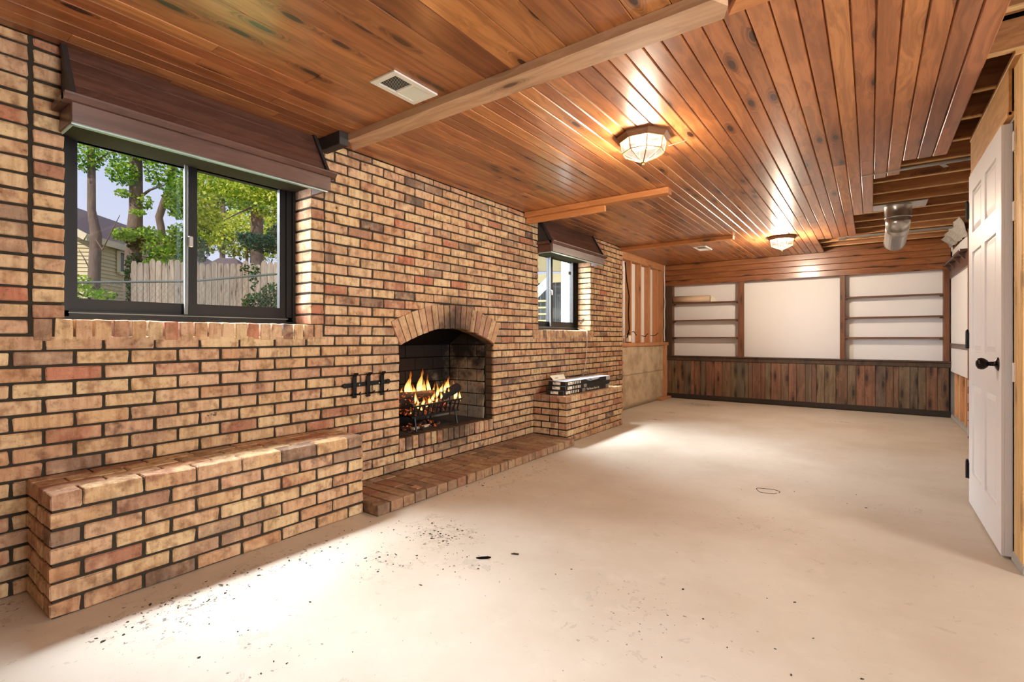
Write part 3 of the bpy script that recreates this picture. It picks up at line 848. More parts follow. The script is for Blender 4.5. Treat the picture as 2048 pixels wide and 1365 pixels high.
def valance(W, label):
    y0, y1 = W[0] - .02, W[1] + .015
    t = thing('window_valance', (-2.77, (y0 + y1) / 2, 2.0), label, 'valance', 'wooden hoods over the windows')
    xa, zb, zc = -2.68, 1.967, 2.05
    part(t, 'apron', M['dark_wood'], lambda m: m.cbox(xa - .019, xa, y0, y1, zb, zc, c=.003))
    for y in (y0, y1 - .018):
        part(t, 'apron_return', M['dark_wood'], lambda m: m.cbox(WX + .006, xa - .019, y, y + .018, zb, zc, c=.002))
    part(t, 'crown_molding', M['dark_wood'], lambda m: (m.prism([(xa - .02, zc - .008), (xa + .012, zc), (xa + .028, zc + .02), (xa + .028, zc + .028), (xa - .03, zc + .028)], 'y', y0 - .026, y1 + .026),
        m.prism([(WX + .006, zc), (xa, zc), (xa, zc + .028), (WX + .006, zc + .028)], 'y', y0 - .026, y0), m.prism([(WX + .006, zc), (xa, zc), (xa, zc + .028), (WX + .006, zc + .028)], 'y', y1, y1 + .026)))
    # sloping hood of four boards
    A, B = Vector((xa - .025, 0, zc + .026)), Vector((WX + .014, 0, CZ))
    nrm = Vector((B.z - A.z, 0, -(B.x - A.x))).normalized()
    for k in range(4):
        p, q = A.lerp(B, k / 4), A.lerp(B, (k + 1) / 4)
        d = (q - p).normalized() * .0010
        poly = [(v.x, v.z) for v in (p + d - nrm * .012, q - d - nrm * .012, q - d, q - d * 2.4 + nrm * .003, p + d * 2.4 + nrm * .003, p + d)]
        part(t, 'board', M['dark_wood'], lambda m: m.prism(poly, 'y', y0 + .012, y1 - .012))
    part(t, 'hood_backing', M['black_wood'], lambda m: m.prism([(v.x, v.z) for v in (A - nrm * .011, B - nrm * .011, B - nrm * .018, A - nrm * .018)], 'y', y0 + .006, y1 - .006))
    for y in (y0 + .006, y1 - .012):
        part(t, 'side_panel', M['black_wood'], lambda m: m.prism([(WX + .004, zc + .02), (A.x - .012, A.z), (B.x - .004, CZ - .004), (WX + .004, CZ - .004)], 'y', y, y + .006))
        part(t, 'edge_trim', M['black_wood'], lambda m: m.bar(A + Vector((0, y + .003, .004)) + nrm * .004, B + Vector((0, y + .003, 0)) + nrm * .002, .03, .02, up=(0, 1, 0)))
    part(t, 'soffit', M['black_wood'], lambda m: m.box(-3.055, xa - .02, y0 + .02, y1 - .02, zb + .075, zb + .083))
    part(t, 'pale_channel', M['channel'], lambda m: (m.box(xa - .028, xa - .018, y0 + .004, y1 - .01, zb - .006, zb + .004), m.box(xa - .06, xa - .052, y0 + .01, y1 - .01, zb + .0, zb + .03), m.box(WX + .01, xa - .02, y0 + .004, y0 + .014, zb - .006, zb + .004)))
    return t
valance(W1, 'wide dark wooden hood valance over the big sliding window')
valance(W2, 'short dark wooden hood valance over the far small window')

# ------------------------------------------------------------------ floor, ceiling, other walls
structure('floor', MB().box(-3.2, 3.6, -2.6, 9.1, -.08, 0), M['floor'], 'worn beige painted concrete floor with chips and scuffs')
ceiling = structure('ceiling', MB().box(-3.2, 3.6, -2.6, 9.1, 2.61, 2.66), M['joist_wood'], 'pine board ceiling, boards stripped from the joists at the right')
PW = .083
crng = random.Random(5)
k = -26
while True:
    x0 = -.7304 + PW * k; x1 = x0 + PW; xm = (x0 + x1) / 2; k += 1
    if x0 > .35: break
    x0 = max(x0, WX + .001)
    if xm > .17: yend = 4.56
    elif xm > .0: yend = 4.93
    elif xm > -.19: yend = 6.27
    elif xm > -.53: yend = 7.57
    else: yend = 8.725
    yend += crng.uniform(-.02, .02) if yend < 8 else 0
    cuts = [1.965]
    while True:
        nx = cuts[-1] + crng.choice([1.2, 1.63, 2.03, 2.44, 2.84])
        if nx > yend - .5: break
        cuts.append(nx)
    cuts.append(yend)
    for a, b in zip(cuts, cuts[1:]):
        dz = crng.uniform(-.0006, .0006)
        part(ceiling, 'plank', M['ceiling_wood'], lambda m: m.prism([(x0 + .001, CZ + .018), (x0 + .001, CZ + .007), (x0 + .0062, CZ + dz), (x1 - .0062, CZ + dz), (x1 - .001, CZ + .007), (x1 - .001, CZ + .018)], 'y', a + .0008, b - .0008))
# nearer bay: wider boards with tighter joints
xb = [WX + .001] + [-.7304 + PW * q for q in range(-25, -18)]
while xb[-1] < .3: xb.append(xb[-1] + PW * 1.85)
xb[-1] = .353
for x0, x1 in zip(xb, xb[1:]):
    cuts = [-2.4]
    while True:
        nx = cuts[-1] + crng.choice([.9, 1.3, 1.7, 2.1])
        if nx > 1.5: break
        cuts.append(nx)
    cuts.append(1.963)
    for a, b in zip(cuts, cuts[1:]):
        dz = crng.uniform(-.0006, .0006)
        part(ceiling, 'plank', M['ceiling_wood'], lambda m: m.prism([(x0 + .0006, CZ + .018), (x0 + .0006, CZ + .004), (x0 + .0032, CZ + dz), (x1 - .0032, CZ + dz), (x1 - .0006, CZ + .004), (x1 - .0006, CZ + .018)], 'y', a + .0008, b - .0008))
for x0, x1 in ((-3.036, -2.954), (-2.953, -2.871)):
    part(ceiling, 'plank', M['ceiling_wood'], lambda m: m.prism([(x0 + .001, CZ + .018), (x0 + .001, CZ + .007), (x0 + .0062, CZ), (x1 - .0062, CZ), (x1 - .001, CZ + .007), (x1 - .001, CZ + .018)], 'y', 6.67, 8.725))
y = 2.722 - .403 * 12
while y < 8.8:
    part(ceiling, 'joist', [M['joist_wood'], M['joist_edge_lit']], lambda m: (m.box(-3.0, 3.5, y, y + .038, 2.372, 2.61), m.box(-3.0, 3.5, y + .001, y + .037, 2.3655, 2.372, 1)))
    y += .403

# outer shell that the frame does not show
structure('wall_front', MB().box(-3.2, 3.6, -2.55, -2.42, 0, 2.65), M['drywall'], 'plain wall behind the camera')
mb = MB(); mb.box(3.42, 3.55, -2.5, .35, 0, 2.65); mb.box(3.42, 3.55, 2.05, 9.1, 0, 2.65); mb.box(3.42, 3.55, .35, 2.05, 2.1, 2.65)
structure('wall_side', mb, M['drywall'], 'plain side wall with the patio opening, outside the frame')

# back wall: white panel, header boards, wainscot
BY = 8.735
wall_back = structure('wall_back', MB().box(-3.2, 1.1, 8.87, 9.0, 0, 2.65), M['white_wall'], 'far wall with white panels, pine header boards and a knotty board wainscot')
hz = [1.977, 2.068, 2.160, 2.252, 2.344]
for k in range(4):
    a, b = hz[k] + .001, hz[k + 1] - .001
    part(wall_back, 'header_board', M['header_wood'], lambda m: m.prism([(BY + .02, a), (BY + .006, a), (BY, a + .006), (BY, b - .006), (BY + .006, b), (BY + .02, b)], 'x', -3.03, .855))
part(wall_back, 'header_backing', M['header_wood'], lambda m: (m.box(-3.03, .86, BY + .02, 8.87, 1.979, 2.0), m.box(-3.03, .86, BY + .02, BY + .03, 2.0, 2.61)))
wr_ = random.Random(3)
x = -2.93
while x < .82:
    w = wr_.choice([.06, .085, .085, .105, .12, .14])
    x1 = min(x + w, .84)
    dy = wr_.uniform(-.003, .003)
    part(wall_back, 'wainscot_plank', M['wainscot_wood'], lambda m: m.prism([(x + .001, BY + .03), (x + .001, BY + .007 + dy), (x + .004, BY + .002 + dy), (x1 - .005, BY + .002 + dy), (x1 - .0015, BY + .007 + dy), (x1 - .0015, BY + .03)], 'z', .075, .69))
    x = x1
part(wall_back, 'wainscot_backing', M['rot_wood'], lambda m: m.box(-2.95, .86, BY + .03, 8.87, 0, .72))
part(wall_back, 'cap_rail', M['stile_dark'], lambda m: (m.cbox(-2.95, .862, BY - .012, BY + .006, .665, .728, c=.004), m.cbox(-2.965, .866, BY - .03, 8.872, .728, .748, c=.004)))
part(wall_back, 'base_rail', M['rot_wood'], lambda m: (m.cbox(-2.95, .858, BY - .008, BY + .012, .012, .085, c=.006, jit=.002), m.box(-2.95, .858, BY + .0, BY + .03, 0, .03)))

def bookcase(x_st, label, stile_mats, shelves, yshift=0):
    xs0, xs1 = x_st[0][0], x_st[-1][1]
    t = thing('wall_bookcase', ((xs0 + xs1) / 2, 8.8, .75), label, 'bookcase', 'built-in wall bookcases')
    for (a, b), mt in zip(x_st, stile_mats):
        part(t, 'stile', M[mt], lambda m: m.cbox(a, b, BY - .004, BY + .03, .748, 1.978, c=.002))
        xin = b if a == x_st[0][0] else a
        part(t, 'side_board', M['case_wood'], lambda m: m.box(min(xin, xin + (-.02 if xin == b else .02)), max(xin, xin + (-.02 if xin == b else .02)), BY + .03, 8.868, .75, 1.976))
    for z in shelves:
        part(t, 'shelf', M['shelf_wood'], lambda m: m.cbox(x_st[0][1], x_st[-1][0], BY + .004, 8.868, z - .010, z + .010, c=.002))
        for x in (x_st[0][1], x_st[-1][0] - .03):
            part(t, 'cleat', M['stile_dark'], lambda m: m.box(x, x + .03, BY + .014, 8.86, z - .028, z - .0102))
    return t
bookcase([(-3.035, -2.845), (-1.764, -1.674)], 'built-in white backed bookcase with three shelves at the concrete wall end', ['stile_dark', 'case_wood'], [1.662, 1.362, 1.066])
bookcase([(-.372, -.309), (.787, .846)], 'built-in white backed bookcase with three shelves next to the coat shelf', ['case_wood', 'case_wood'], [1.651, 1.355, 1.064])
t = thing('paper_roll', (-2.5, 8.81, 1.672), 'rolled sheet of brown paper lying on the top shelf of the bookcase', 'paper')
part(t, 'roll', M['paper'], lambda m: m.tube([(-2.83, 8.80, 1.732), (-2.22, 8.80, 1.728)], .060, 24), smooth=True)
part(t, 'loose_edge', M['card_white'], lambda m: m.prism([(-2.24, 1.674), (-2.12, 1.674), (-2.14, 1.73), (-2.2, 1.776)], 'y', 8.835, 8.838))

# concrete foundation and open studs past the bricks
cw = structure('wall_foundation', MB().box(-3.2, -2.93, WEND - .3, 8.9, 0, .93), M['concrete'], 'bare concrete foundation wall with open studs above it')
part(cw, 'ledge_board', M['stud_x'], lambda m: m.cbox(-3.1, -2.905, 6.7, 8.74, .93, .985, c=.004))
part(cw, 'wallboard', M['white_wall'], lambda m: m.box(-3.12, -3.065, WEND - .2, 8.9, .985, 2.65))
part(cw, 'top_plate', M['stud_x'], lambda m: m.cbox(-3.065, -2.965, 6.68, 8.7, 2.235, 2.345, c=.003))
for ys in (6.80, 7.19, 7.58, 7.98, 8.36):
    part(cw, 'stud', M['stud_wood'], lambda m: m.cbox(-3.064, -2.972, ys, ys + .042, .985, 2.235, c=.002))
part(cw, 'stud', M['stud_wood'], lambda m: m.cbox(-3.064, -2.972, 8.58, 8.66, .985, 2.235, c=.002))
part(cw, 'end_post', M['stud_wood'], lambda m: m.cbox(-2.93, -2.89, 8.50, 8.60, .03, .93, c=.002))
part(cw, 'floor_plate', M['stud_x'], lambda m: m.cbox(-2.93, -2.85, 8.2, 8.72, 0, .04, c=.004))
part(cw, 'caulk_bead', M['white_wall'], lambda m: m.tube([(-2.965 + random.uniform(-.006, .006), 8.70, 1.0 + j * .09) for j in range(16)], .009, 6))
for pts, r in (([(-2.985, 7.0, 2.2), (-2.975, 7.05, 1.9), (-2.97, 7.12, 1.7), (-2.972, 7.1, 1.4), (-2.97, 7.13, 1.2), (-2.975, 7.05, 1.06)], .008), ([(-2.99, 7.1, 1.12), (-2.97, 7.3, 1.16), (-2.972, 7.42, 1.10)], .006), ([(-2.99, 7.65, 1.10), (-2.96, 7.75, 1.08), (-2.97, 7.9, 1.13)], .006), ([(-2.99, 8.05, 1.10), (-2.96, 8.2, 1.10), (-2.97, 8.38, 1.14)], .006)):
    part(cw, 'wire', M['black'], lambda m: m.tube(pts, r, 5))
part(cw, 'junction_box', M['card_white'], lambda m: m.cbox(-3.0, -2.955, 7.08, 7.17, 1.0, 1.1, c=.004), label='pale square electrical box on the ledge')

# right partition beyond the closet
RX = .86
pw = structure('wall_right', MB().box(RX, RX + .012, 4.4, 8.9, .617, 2.2).box(RX + .095, RX + .11, 4.4, 8.9, 0, 2.65).box(RX, RX + .012, 8.62, 8.9, 2.1, 2.4), M['white_wall'], 'white wallboard partition cut away at the foot to bare studs')
for ys in (4.6, 5.0, 5.4, 5.8, 6.2, 6.6, 7.16, 7.62, 8.06, 8.5):
    part(pw, 'stud', [M['stud_wood'], M['yellow_pine']], lambda m: (m.box(RX + .016, RX + .094, ys, ys + .038, .045, 2.372), m.box(RX + .014, RX + .016, ys, ys + .038, .045, 2.372, 1)))  # room-side face in a paler wood, its lit tone put into the colour
part(pw, 'bottom_plate', M['sheet'], lambda m: m.cbox(RX - .004, RX + .094, 4.42, 8.72, 0, .045, c=.006, jit=.003))
part(pw, 'chair_rail', M['dark_wood'], lambda m: m.cbox(RX - .016, RX, 7.1, 8.705, .93, .99, c=.003))
part(pw, 'jamb_board', M['case_wood'], lambda m: m.cbox(RX - .03, RX + .03, 7.02, 7.10, 0, 2.22, c=.003))
part(pw, 'white_edge', M['white_wall'], lambda m: [m.box(RX - .034, RX - .03, 7.03, 7.05, z, z + random.uniform(.05, .16)) for z in (.03, .2, .38, .55)], kind='stuff')
t = thing('coat_shelf', (RX, 7.95, 2.0), 'brown wooden coat shelf with a pegboard under it on the white partition', 'shelf')
part(t, 'shelf_board', M['dark_wood'], lambda m: m.cbox(RX - .085, RX, 7.2, 8.70, 2.005, 2.03, c=.003))
part(t, 'back_board', M['dark_wood'], lambda m: m.cbox(RX - .02, RX - .0005, 7.15, 8.70, 1.845, 2.005, c=.003))
for yy in (7.35, 7.75, 8.2, 8.6):
    part(t, 'bracket', M['dark_wood'], lambda m: m.prism([(RX - .02, 1.93), (RX - .07, 1.99), (RX - .07, 2.005), (RX - .02, 2.005)], 'y', yy, yy + .02))
t = thing('hanging_sheet', (RX - .02, 7.9, 2.37), 'grey crumpled sheet hanging from the joists above the coat shelf', 'sheet')
def sheet(m):
    n, k = 14, 5
    V = []
    for i in range(n + 1):
        for j in range(k + 1):
            yy = 7.12 + 1.56 * i / n; s = j / k
            V.append((RX - .10 + .085 * s + .012 * math.sin(i * 1.7 + j), yy, 2.37 - s * (.2 - .08 * i / n) + .004 * math.sin(i * 2.3)))
    o = len(V); V += [(x + .003, y, z) for x, y, z in V]
    q = lambda i, j: i * (k + 1) + j
    F = [(q(i, j), q(i + 1, j), q(i + 1, j + 1), q(i, j + 1)) for i in range(n) for j in range(k)]
    F += [tuple(x + o for x in f[::-1]) for f in F]
    m.add(V, F)
part(t, 'cloth', M['sheet'], sheet)

# ------------------------------------------------------------------ closet corner and door
CX_ = .53
cl = structure('wall_closet', MB().box(CX_ + .01, CX_ + .10, 4.335, 4.39, 0, 2.37).box(CX_ + .1, CX_ + .13, 3.2, 4.39, 0, 2.64).box(.66, 3.45, 3.2, 3.3, 0, 2.65).box(CX_ + .01, RX + .1, 4.36, 4.40, 0, 2.37), M['drywall'], 'small framed closet corner at the right with an unpainted header')
part(cl, 'header_board', M['ply'], lambda m: m.cbox(CX_ - .002, CX_ + .012, 3.29, 4.385, 2.125, 2.36, c=.002))
part(cl, 'header_edge', M['ply'], lambda m: m.cbox(CX_ - .006, CX_ + .03, 3.29, 4.385, 2.118, 2.142, c=.002))
part(cl, 'top_plate', M['ply'], lambda m: m.cbox(CX_ - .006, CX_ + .1, 3.14, 4.39, 2.345, 2.371, c=.003))
part(cl, 'post', M['yellow_pine'], lambda m: m.cbox(CX_ + .018, CX_ + .105, 3.215, 3.292, .05, 2.345, c=.003))
part(cl, 'post', M['yellow_pine'], lambda m: m.cbox(CX_ + .018, CX_ + .105, 3.14, 3.212, .05, 2.345, c=.003))
part(cl, 'post', M['yellow_pine'], lambda m: m.cbox(CX_ + .108, CX_ + .2, 3.14, 3.2, .0, 2.37, c=.003))
part(cl, 'foot_plate', M['sheet'], lambda m: m.cbox(CX_ + .015, CX_ + .11, 3.135, 3.32, 0, .05, c=.006, jit=.003))
for z in (.86, 1.62, 1.95): part(cl, 'strike_plate', M['white_metal'], lambda m: m.box(CX_ + .012, CX_ + .018, 3.262, 3.29, z, z + .09))
door = bpy.data.objects.new('door_1', None); COL.objects.link(door)
door.location = (CX_, 3.8, 0); door.matrix_basis = Matrix.Translation(door.location); tag(door, 'white six panel closet door with a dark bronze knob', kind='structure')
part(door, 'jamb', M['sheet'], lambda m: (m.box(CX_ + .022, CX_ + .1, 3.294, 3.306, .02, 2.118), m.box(CX_ + .012, CX_ + .1, 4.315, 4.335, 0, 2.118), m.box(CX_ + .02, CX_ + .1, 3.3, 4.33, 2.105, 2.118)))
DX0, DX1, DY0, DY1, DZ0, DZ1 = CX_ - .012, CX_ + .022, 3.335, 4.31, .012, 2.10
leaf = part(door, 'leaf', M['door_white'], lambda m: m.cbox(DX0 + .004, DX1, DY0, DY1, DZ0, DZ1, c=.002))
sw, cw_ = .125, .11
pwid = (DY1 - DY0 - 2 * sw - cw_) / 2
rows = [(.22, .78), (.98, 1.60), (1.72, 1.98)]
xs = [DY0 + sw, DY0 + sw + pwid + cw_]
# stiles and rails stand proud of the leaf, panels are raised inside
def faces(m):
    ys = [DY0, xs[0], xs[0] + pwid, xs[1], xs[1] + pwid, DY1]
    for a, b in ((ys[0], ys[1]), (ys[2], ys[3]), (ys[4], ys[5])): m.box(DX0 - .007, DX0 + .004, a, b, DZ0, DZ1)
    zs = [DZ0] + [z for r in rows for z in r] + [DZ1]
    for a, b in zip(zs[::2], zs[1::2]):
        for k in (0, 1): m.box(DX0 - .007, DX0 + .004, xs[k], xs[k] + pwid, a, b)
part(leaf, 'rails', M['door_white'], faces)
for (a, b) in rows:
    for y0 in xs:
        part(leaf, 'panel', M['door_white'], lambda m: m.add(
            [(DX0 + .003, y0 + .012, a + .012), (DX0 + .003, y0 + pwid - .012, a + .012), (DX0 + .003, y0 + pwid - .012, b - .012), (DX0 + .003, y0 + .012, b - .012),
             (DX0 - .004, y0 + .04, a + .04), (DX0 - .004, y0 + pwid - .04, a + .04), (DX0 - .004, y0 + pwid - .04, b - .04), (DX0 - .004, y0 + .04, b - .04)],
            [(4, 5, 6, 7), (0, 1, 5, 4), (1, 2, 6, 5), (2, 3, 7, 6), (3, 0, 4, 7), (3, 2, 1, 0)]))
part(leaf, 'knob', M['bronze'], lambda m: m.lathe([(.034, 0), (.034, .005), (.024, .012), (.012, .016), (.011, .038), (.02, .044), (.0285, .056), (.03, .066), (.026, .078), (.012, .085), (.001, .086)], (DX0 - .004, DY0 + .07, .937), 20, (-1, 0, 0)), smooth=True)
for z in (.212, 1.05, 1.882):
    part(door, 'hinge', M['black_metal'], lambda m: (m.box(DX0 - .012, DX0 - .004, DY1 - .012, DY1 + .045, z - .05, z + .05), m.tube([(DX0 - .014, DY1 + .012, z - .052), (DX0 - .014, DY1 + .012, z + .056)], .009, 8), m.lathe([(.006, 0), (.009, .006), (.001, .016)], (DX0 - .014, DY1 + .012, z + .056), 8)))

# ------------------------------------------------------------------ ceiling trim and fixtures
def trim(nm, label): 
    o = bpy.data.objects.new(nm, None); COL.objects.link(o); return tag(o, label, kind='structure')
t = trim('trim_1', 'pale cedar board boxed across the ceiling above the long bench end')
part(t, 'beam', M['beam_wood'], lambda m: m.prism([(-2.70, 1.905), (-.47, 1.89), (-.43, 1.96), (-.46, 2.03), (-2.77, 2.03), (-2.66, 1.925)], 'z', 2.302, CZ - .001))
part(t, 'beam', M['batten_wood'], lambda m: m.prism([(-.445, 2.035), (-.40, 1.955), (.34, 1.94), (.34, 2.035)], 'z', 2.312, CZ - .001))
part(t, 'dark_bracket', M['black_wood'], lambda m: m.cbox(WX + .004, -2.645, 1.84, 1.905, 2.262, CZ - .001, c=.003), label='blackened wooden block at the wall end')
t = trim('trim_2', 'cedar batten across the ceiling beside the far window hood')
part(t, 'batten', M['batten_wood'], lambda m: m.cbox(-2.86, -1.385, 4.155, 4.245, 2.292, CZ - .001, c=.003))
part(t, 'lower_block', M['batten_wood'], lambda m: m.cbox(-2.865, -1.99, 4.20, 4.235, 2.235, 2.292, c=.003))
t = trim('trim_3', 'cedar batten across the ceiling at the end of the bricks')
part(t, 'batten', M['batten_wood'], lambda m: m.cbox(-2.955, -1.39, 6.59, 6.68, 2.298, CZ - .001, c=.003))

def vent(loc, sx, sy, label, n):
    t = thing('ceiling_vent', (*loc, CZ), label, 'vent', 'white ceiling registers')
    x, y = loc; z = CZ
    part(t, 'frame', M['white_metal'], lambda m: (m.box(x - sx, x - sx + .028, y - sy, y + sy, z - .009, z - .001), m.box(x + sx - .028, x + sx, y - sy, y + sy, z - .009, z - .001), m.box(x - sx + .028, x + sx - .028, y - sy, y - sy + .03, z - .009, z - .001), m.box(x - sx + .028, x + sx - .028, y + sy - .03, y + sy, z - .009, z - .001), m.box(x - sx + .028, x + sx - .028, y - .006, y + .006, z - .009, z - .001)))
    part(t, 'backing', M['black'], lambda m: m.box(x - sx + .02, x + sx - .02, y - sy + .02, y + sy - .02, z - .0009, z + .0))
    for k in range(n):
        yy = y - sy + .036 + (2 * sy - .072) * k / (n - 1)
        tilt = .004 if yy < y else -.004
        part(t, 'slat', M['white_metal'], lambda m: m.prism([(yy - tilt, z - .008), (yy - tilt + .0016, z - .008), (yy + tilt + .0016, z - .0015), (yy + tilt, z - .0015)], 'x', x - sx + .026, x + sx - .026))
vent((-1.925, 1.722), .09, .145, 'white slatted ceiling register next to the boxed beam', 26)
vent((-1.95, 7.33), .088, .175, 'small far white ceiling register before the header boards', 16)

def ceiling_lamp(x, y, label, watts):
    t = thing('ceiling_light', (x, y, CZ), label, 'light', 'octagonal ceiling lights')
    c = (x, y, CZ)
    ph = math.radians(22.5 + 8)
    part(t, 'base', M['light_base'], lambda m: m.lathe([(.168, -.001), (.172, -.012), (.162, -.022), (.155, -.03), (.146, -.036), (.14, -.036)], c, 8, phase=ph))
    P = lambda r, h, k: Vector((x + r * math.cos(ph + k * math.pi / 4), y + r * math.sin(ph + k * math.pi / 4), CZ + h))
    for k in range(8):
        part(t, 'side_pane', M['lamp_glass'], lambda m: m.add([P(.143, -.037, k), P(.143, -.037, k + 1), P(.128, -.106, k + 1), P(.128, -.106, k), P(.140, -.037, k), P(.140, -.037, k + 1), P(.125, -.106, k + 1), P(.125, -.106, k)], [(0, 1, 2, 3), (7, 6, 5, 4), (0, 4, 5, 1), (1, 5, 6, 2), (2, 6, 7, 3), (3, 7, 4, 0)]))
        part(t, 'bottom_pane', M['lamp_glass'], lambda m: m.add([P(.128, -.107, k), P(.128, -.107, k + 1), P(.004, -.165, k), P(.126, -.104, k), P(.126, -.104, k + 1), P(.004, -.162, k)], [(0, 1, 2), (5, 4, 3), (0, 3, 4, 1), (1, 4, 5, 2), (2, 5, 3, 0)]))
    part(t, 'came', M['brass'], lambda m: [(m.tube([P(.145, -.036, k), P(.130, -.107, k), P(.004, -.167, k)], .0042, 5), m.tube([P(.130, -.107, k), P(.130, -.107, k + 1)], .0042, 5), m.tube([P(.145, -.037, k), P(.145, -.037, k + 1)], .004, 5)) for k in range(8)])
    part(t, 'finial', M['brass'], lambda m: m.lathe([(.001, -.19), (.008, -.184), (.009, -.176), (.004, -.172), (.012, -.168), (.013, -.164)], c, 10), smooth=True)
    for s_ in (-1, 1):
        part(t, 'bulb', M['bulb'], lambda m: m.lathe([(.001, -.092), (.016, -.085), (.024, -.07), (.02, -.055), (.012, -.044)], (x + s_ * .05, y, CZ), 12), smooth=True)
    lamp('lamp_glow', 'POINT', (x, y, CZ - .115), watts, WARM, shadow_soft_size=.05)
    return t
ceiling_lamp(-1.17, 3.03, 'octagonal leaded glass ceiling light nearest the boxed beam', 210)
ceiling_lamp(-.915, 7.10, 'octagonal leaded glass ceiling light near the far wall', 470)
t = thing('loose_wire', (-.96, 3.1, CZ), 'thin white bent wire sticking out of the ceiling beside the near light', 'wire')
part(t, 'wire', M['white_metal'], lambda m: m.tube([(-1.02, 3.07, CZ - .08), (-.955, 3.12, CZ - .055), (-.935, 3.13, CZ - .05), (-.945, 3.2, CZ)], .002, 5))

# round metal duct and conduit in the stripped bay
t = thing('round_duct', (.213, 6.1, 2.37), 'shiny galvanised round duct elbow under the bare joists', 'duct')
part(t, 'flange', M['zinc'], lambda m: m.cbox(.0, .43, 6.0, 6.26, 2.352, 2.362, c=.002, jit=.003))
part(t, 'collar', M['zinc'], lambda m: m.lathe([(.112, 2.352), (.108, 2.345), (.105, 2.24), (.109, 2.236), (.105, 2.232)], (.213, 6.12, 0), 28), smooth=True)
part(t, 'elbow', M['zinc'], lambda m: (m.tube([(.213, 6.12, 2.24), (.213, 6.125, 2.20), (.212, 6.17, 2.155)], [.103, .1, .096], 28), m.tube([(.212, 6.15, 2.17), (.21, 6.26, 2.14)], [.096, .096], 28)), smooth=True)
part(t, 'pipe', M['zinc'], lambda m: (m.tube([(.211, 6.2, 2.157), (.205, 6.62, 2.085)], .095, 28), m.tube([(.205, 6.61, 2.087), (.2048, 6.635, 2.083)], .098, 28), m.bar((.211, 6.2, 2.06), (.205, 6.62, 1.988), .006, .004)), smooth=False)
t = thing('metal_conduit', (.4, 4.79, 2.35), 'thin grey metal pipe running under the bare joists at the closet', 'pipe')
part(t, 'pipe', M['grey_steel'], lambda m: m.tube([(-.06, 4.80, 2.352), (.62, 4.79, 2.352)], .014, 10), smooth=True)
part(t, 'strap', M['grey_steel'], lambda m: m.bar((.42, 4.78, 2.338), (.46, 4.96, 2.36), .03, .003))
t = thing('black_pipe', (.5, 2.95, 2.41), 'black cable running along a joist at the ceiling edge', 'cable')
part(t, 'cable', M['black'], lambda m: m.tube([(.30, 2.94, 2.43), (.7, 2.93, 2.425), (1.4, 2.92, 2.43)], .010, 8), smooth=True)
t = thing('flat_duct', (.35, 7.9, 2.36), 'dull grey flat metal duct strip between the joists near the header', 'duct')
part(t, 'strip', M['grey_steel'], lambda m: m.cbox(-.3, .78, 7.62, 7.74, 2.346, 2.358, c=.003))
part(t, 'clamp', M['zinc'], lambda m: m.cbox(-.34, -.26, 7.6, 7.76, 2.335, 2.346, c=.004))

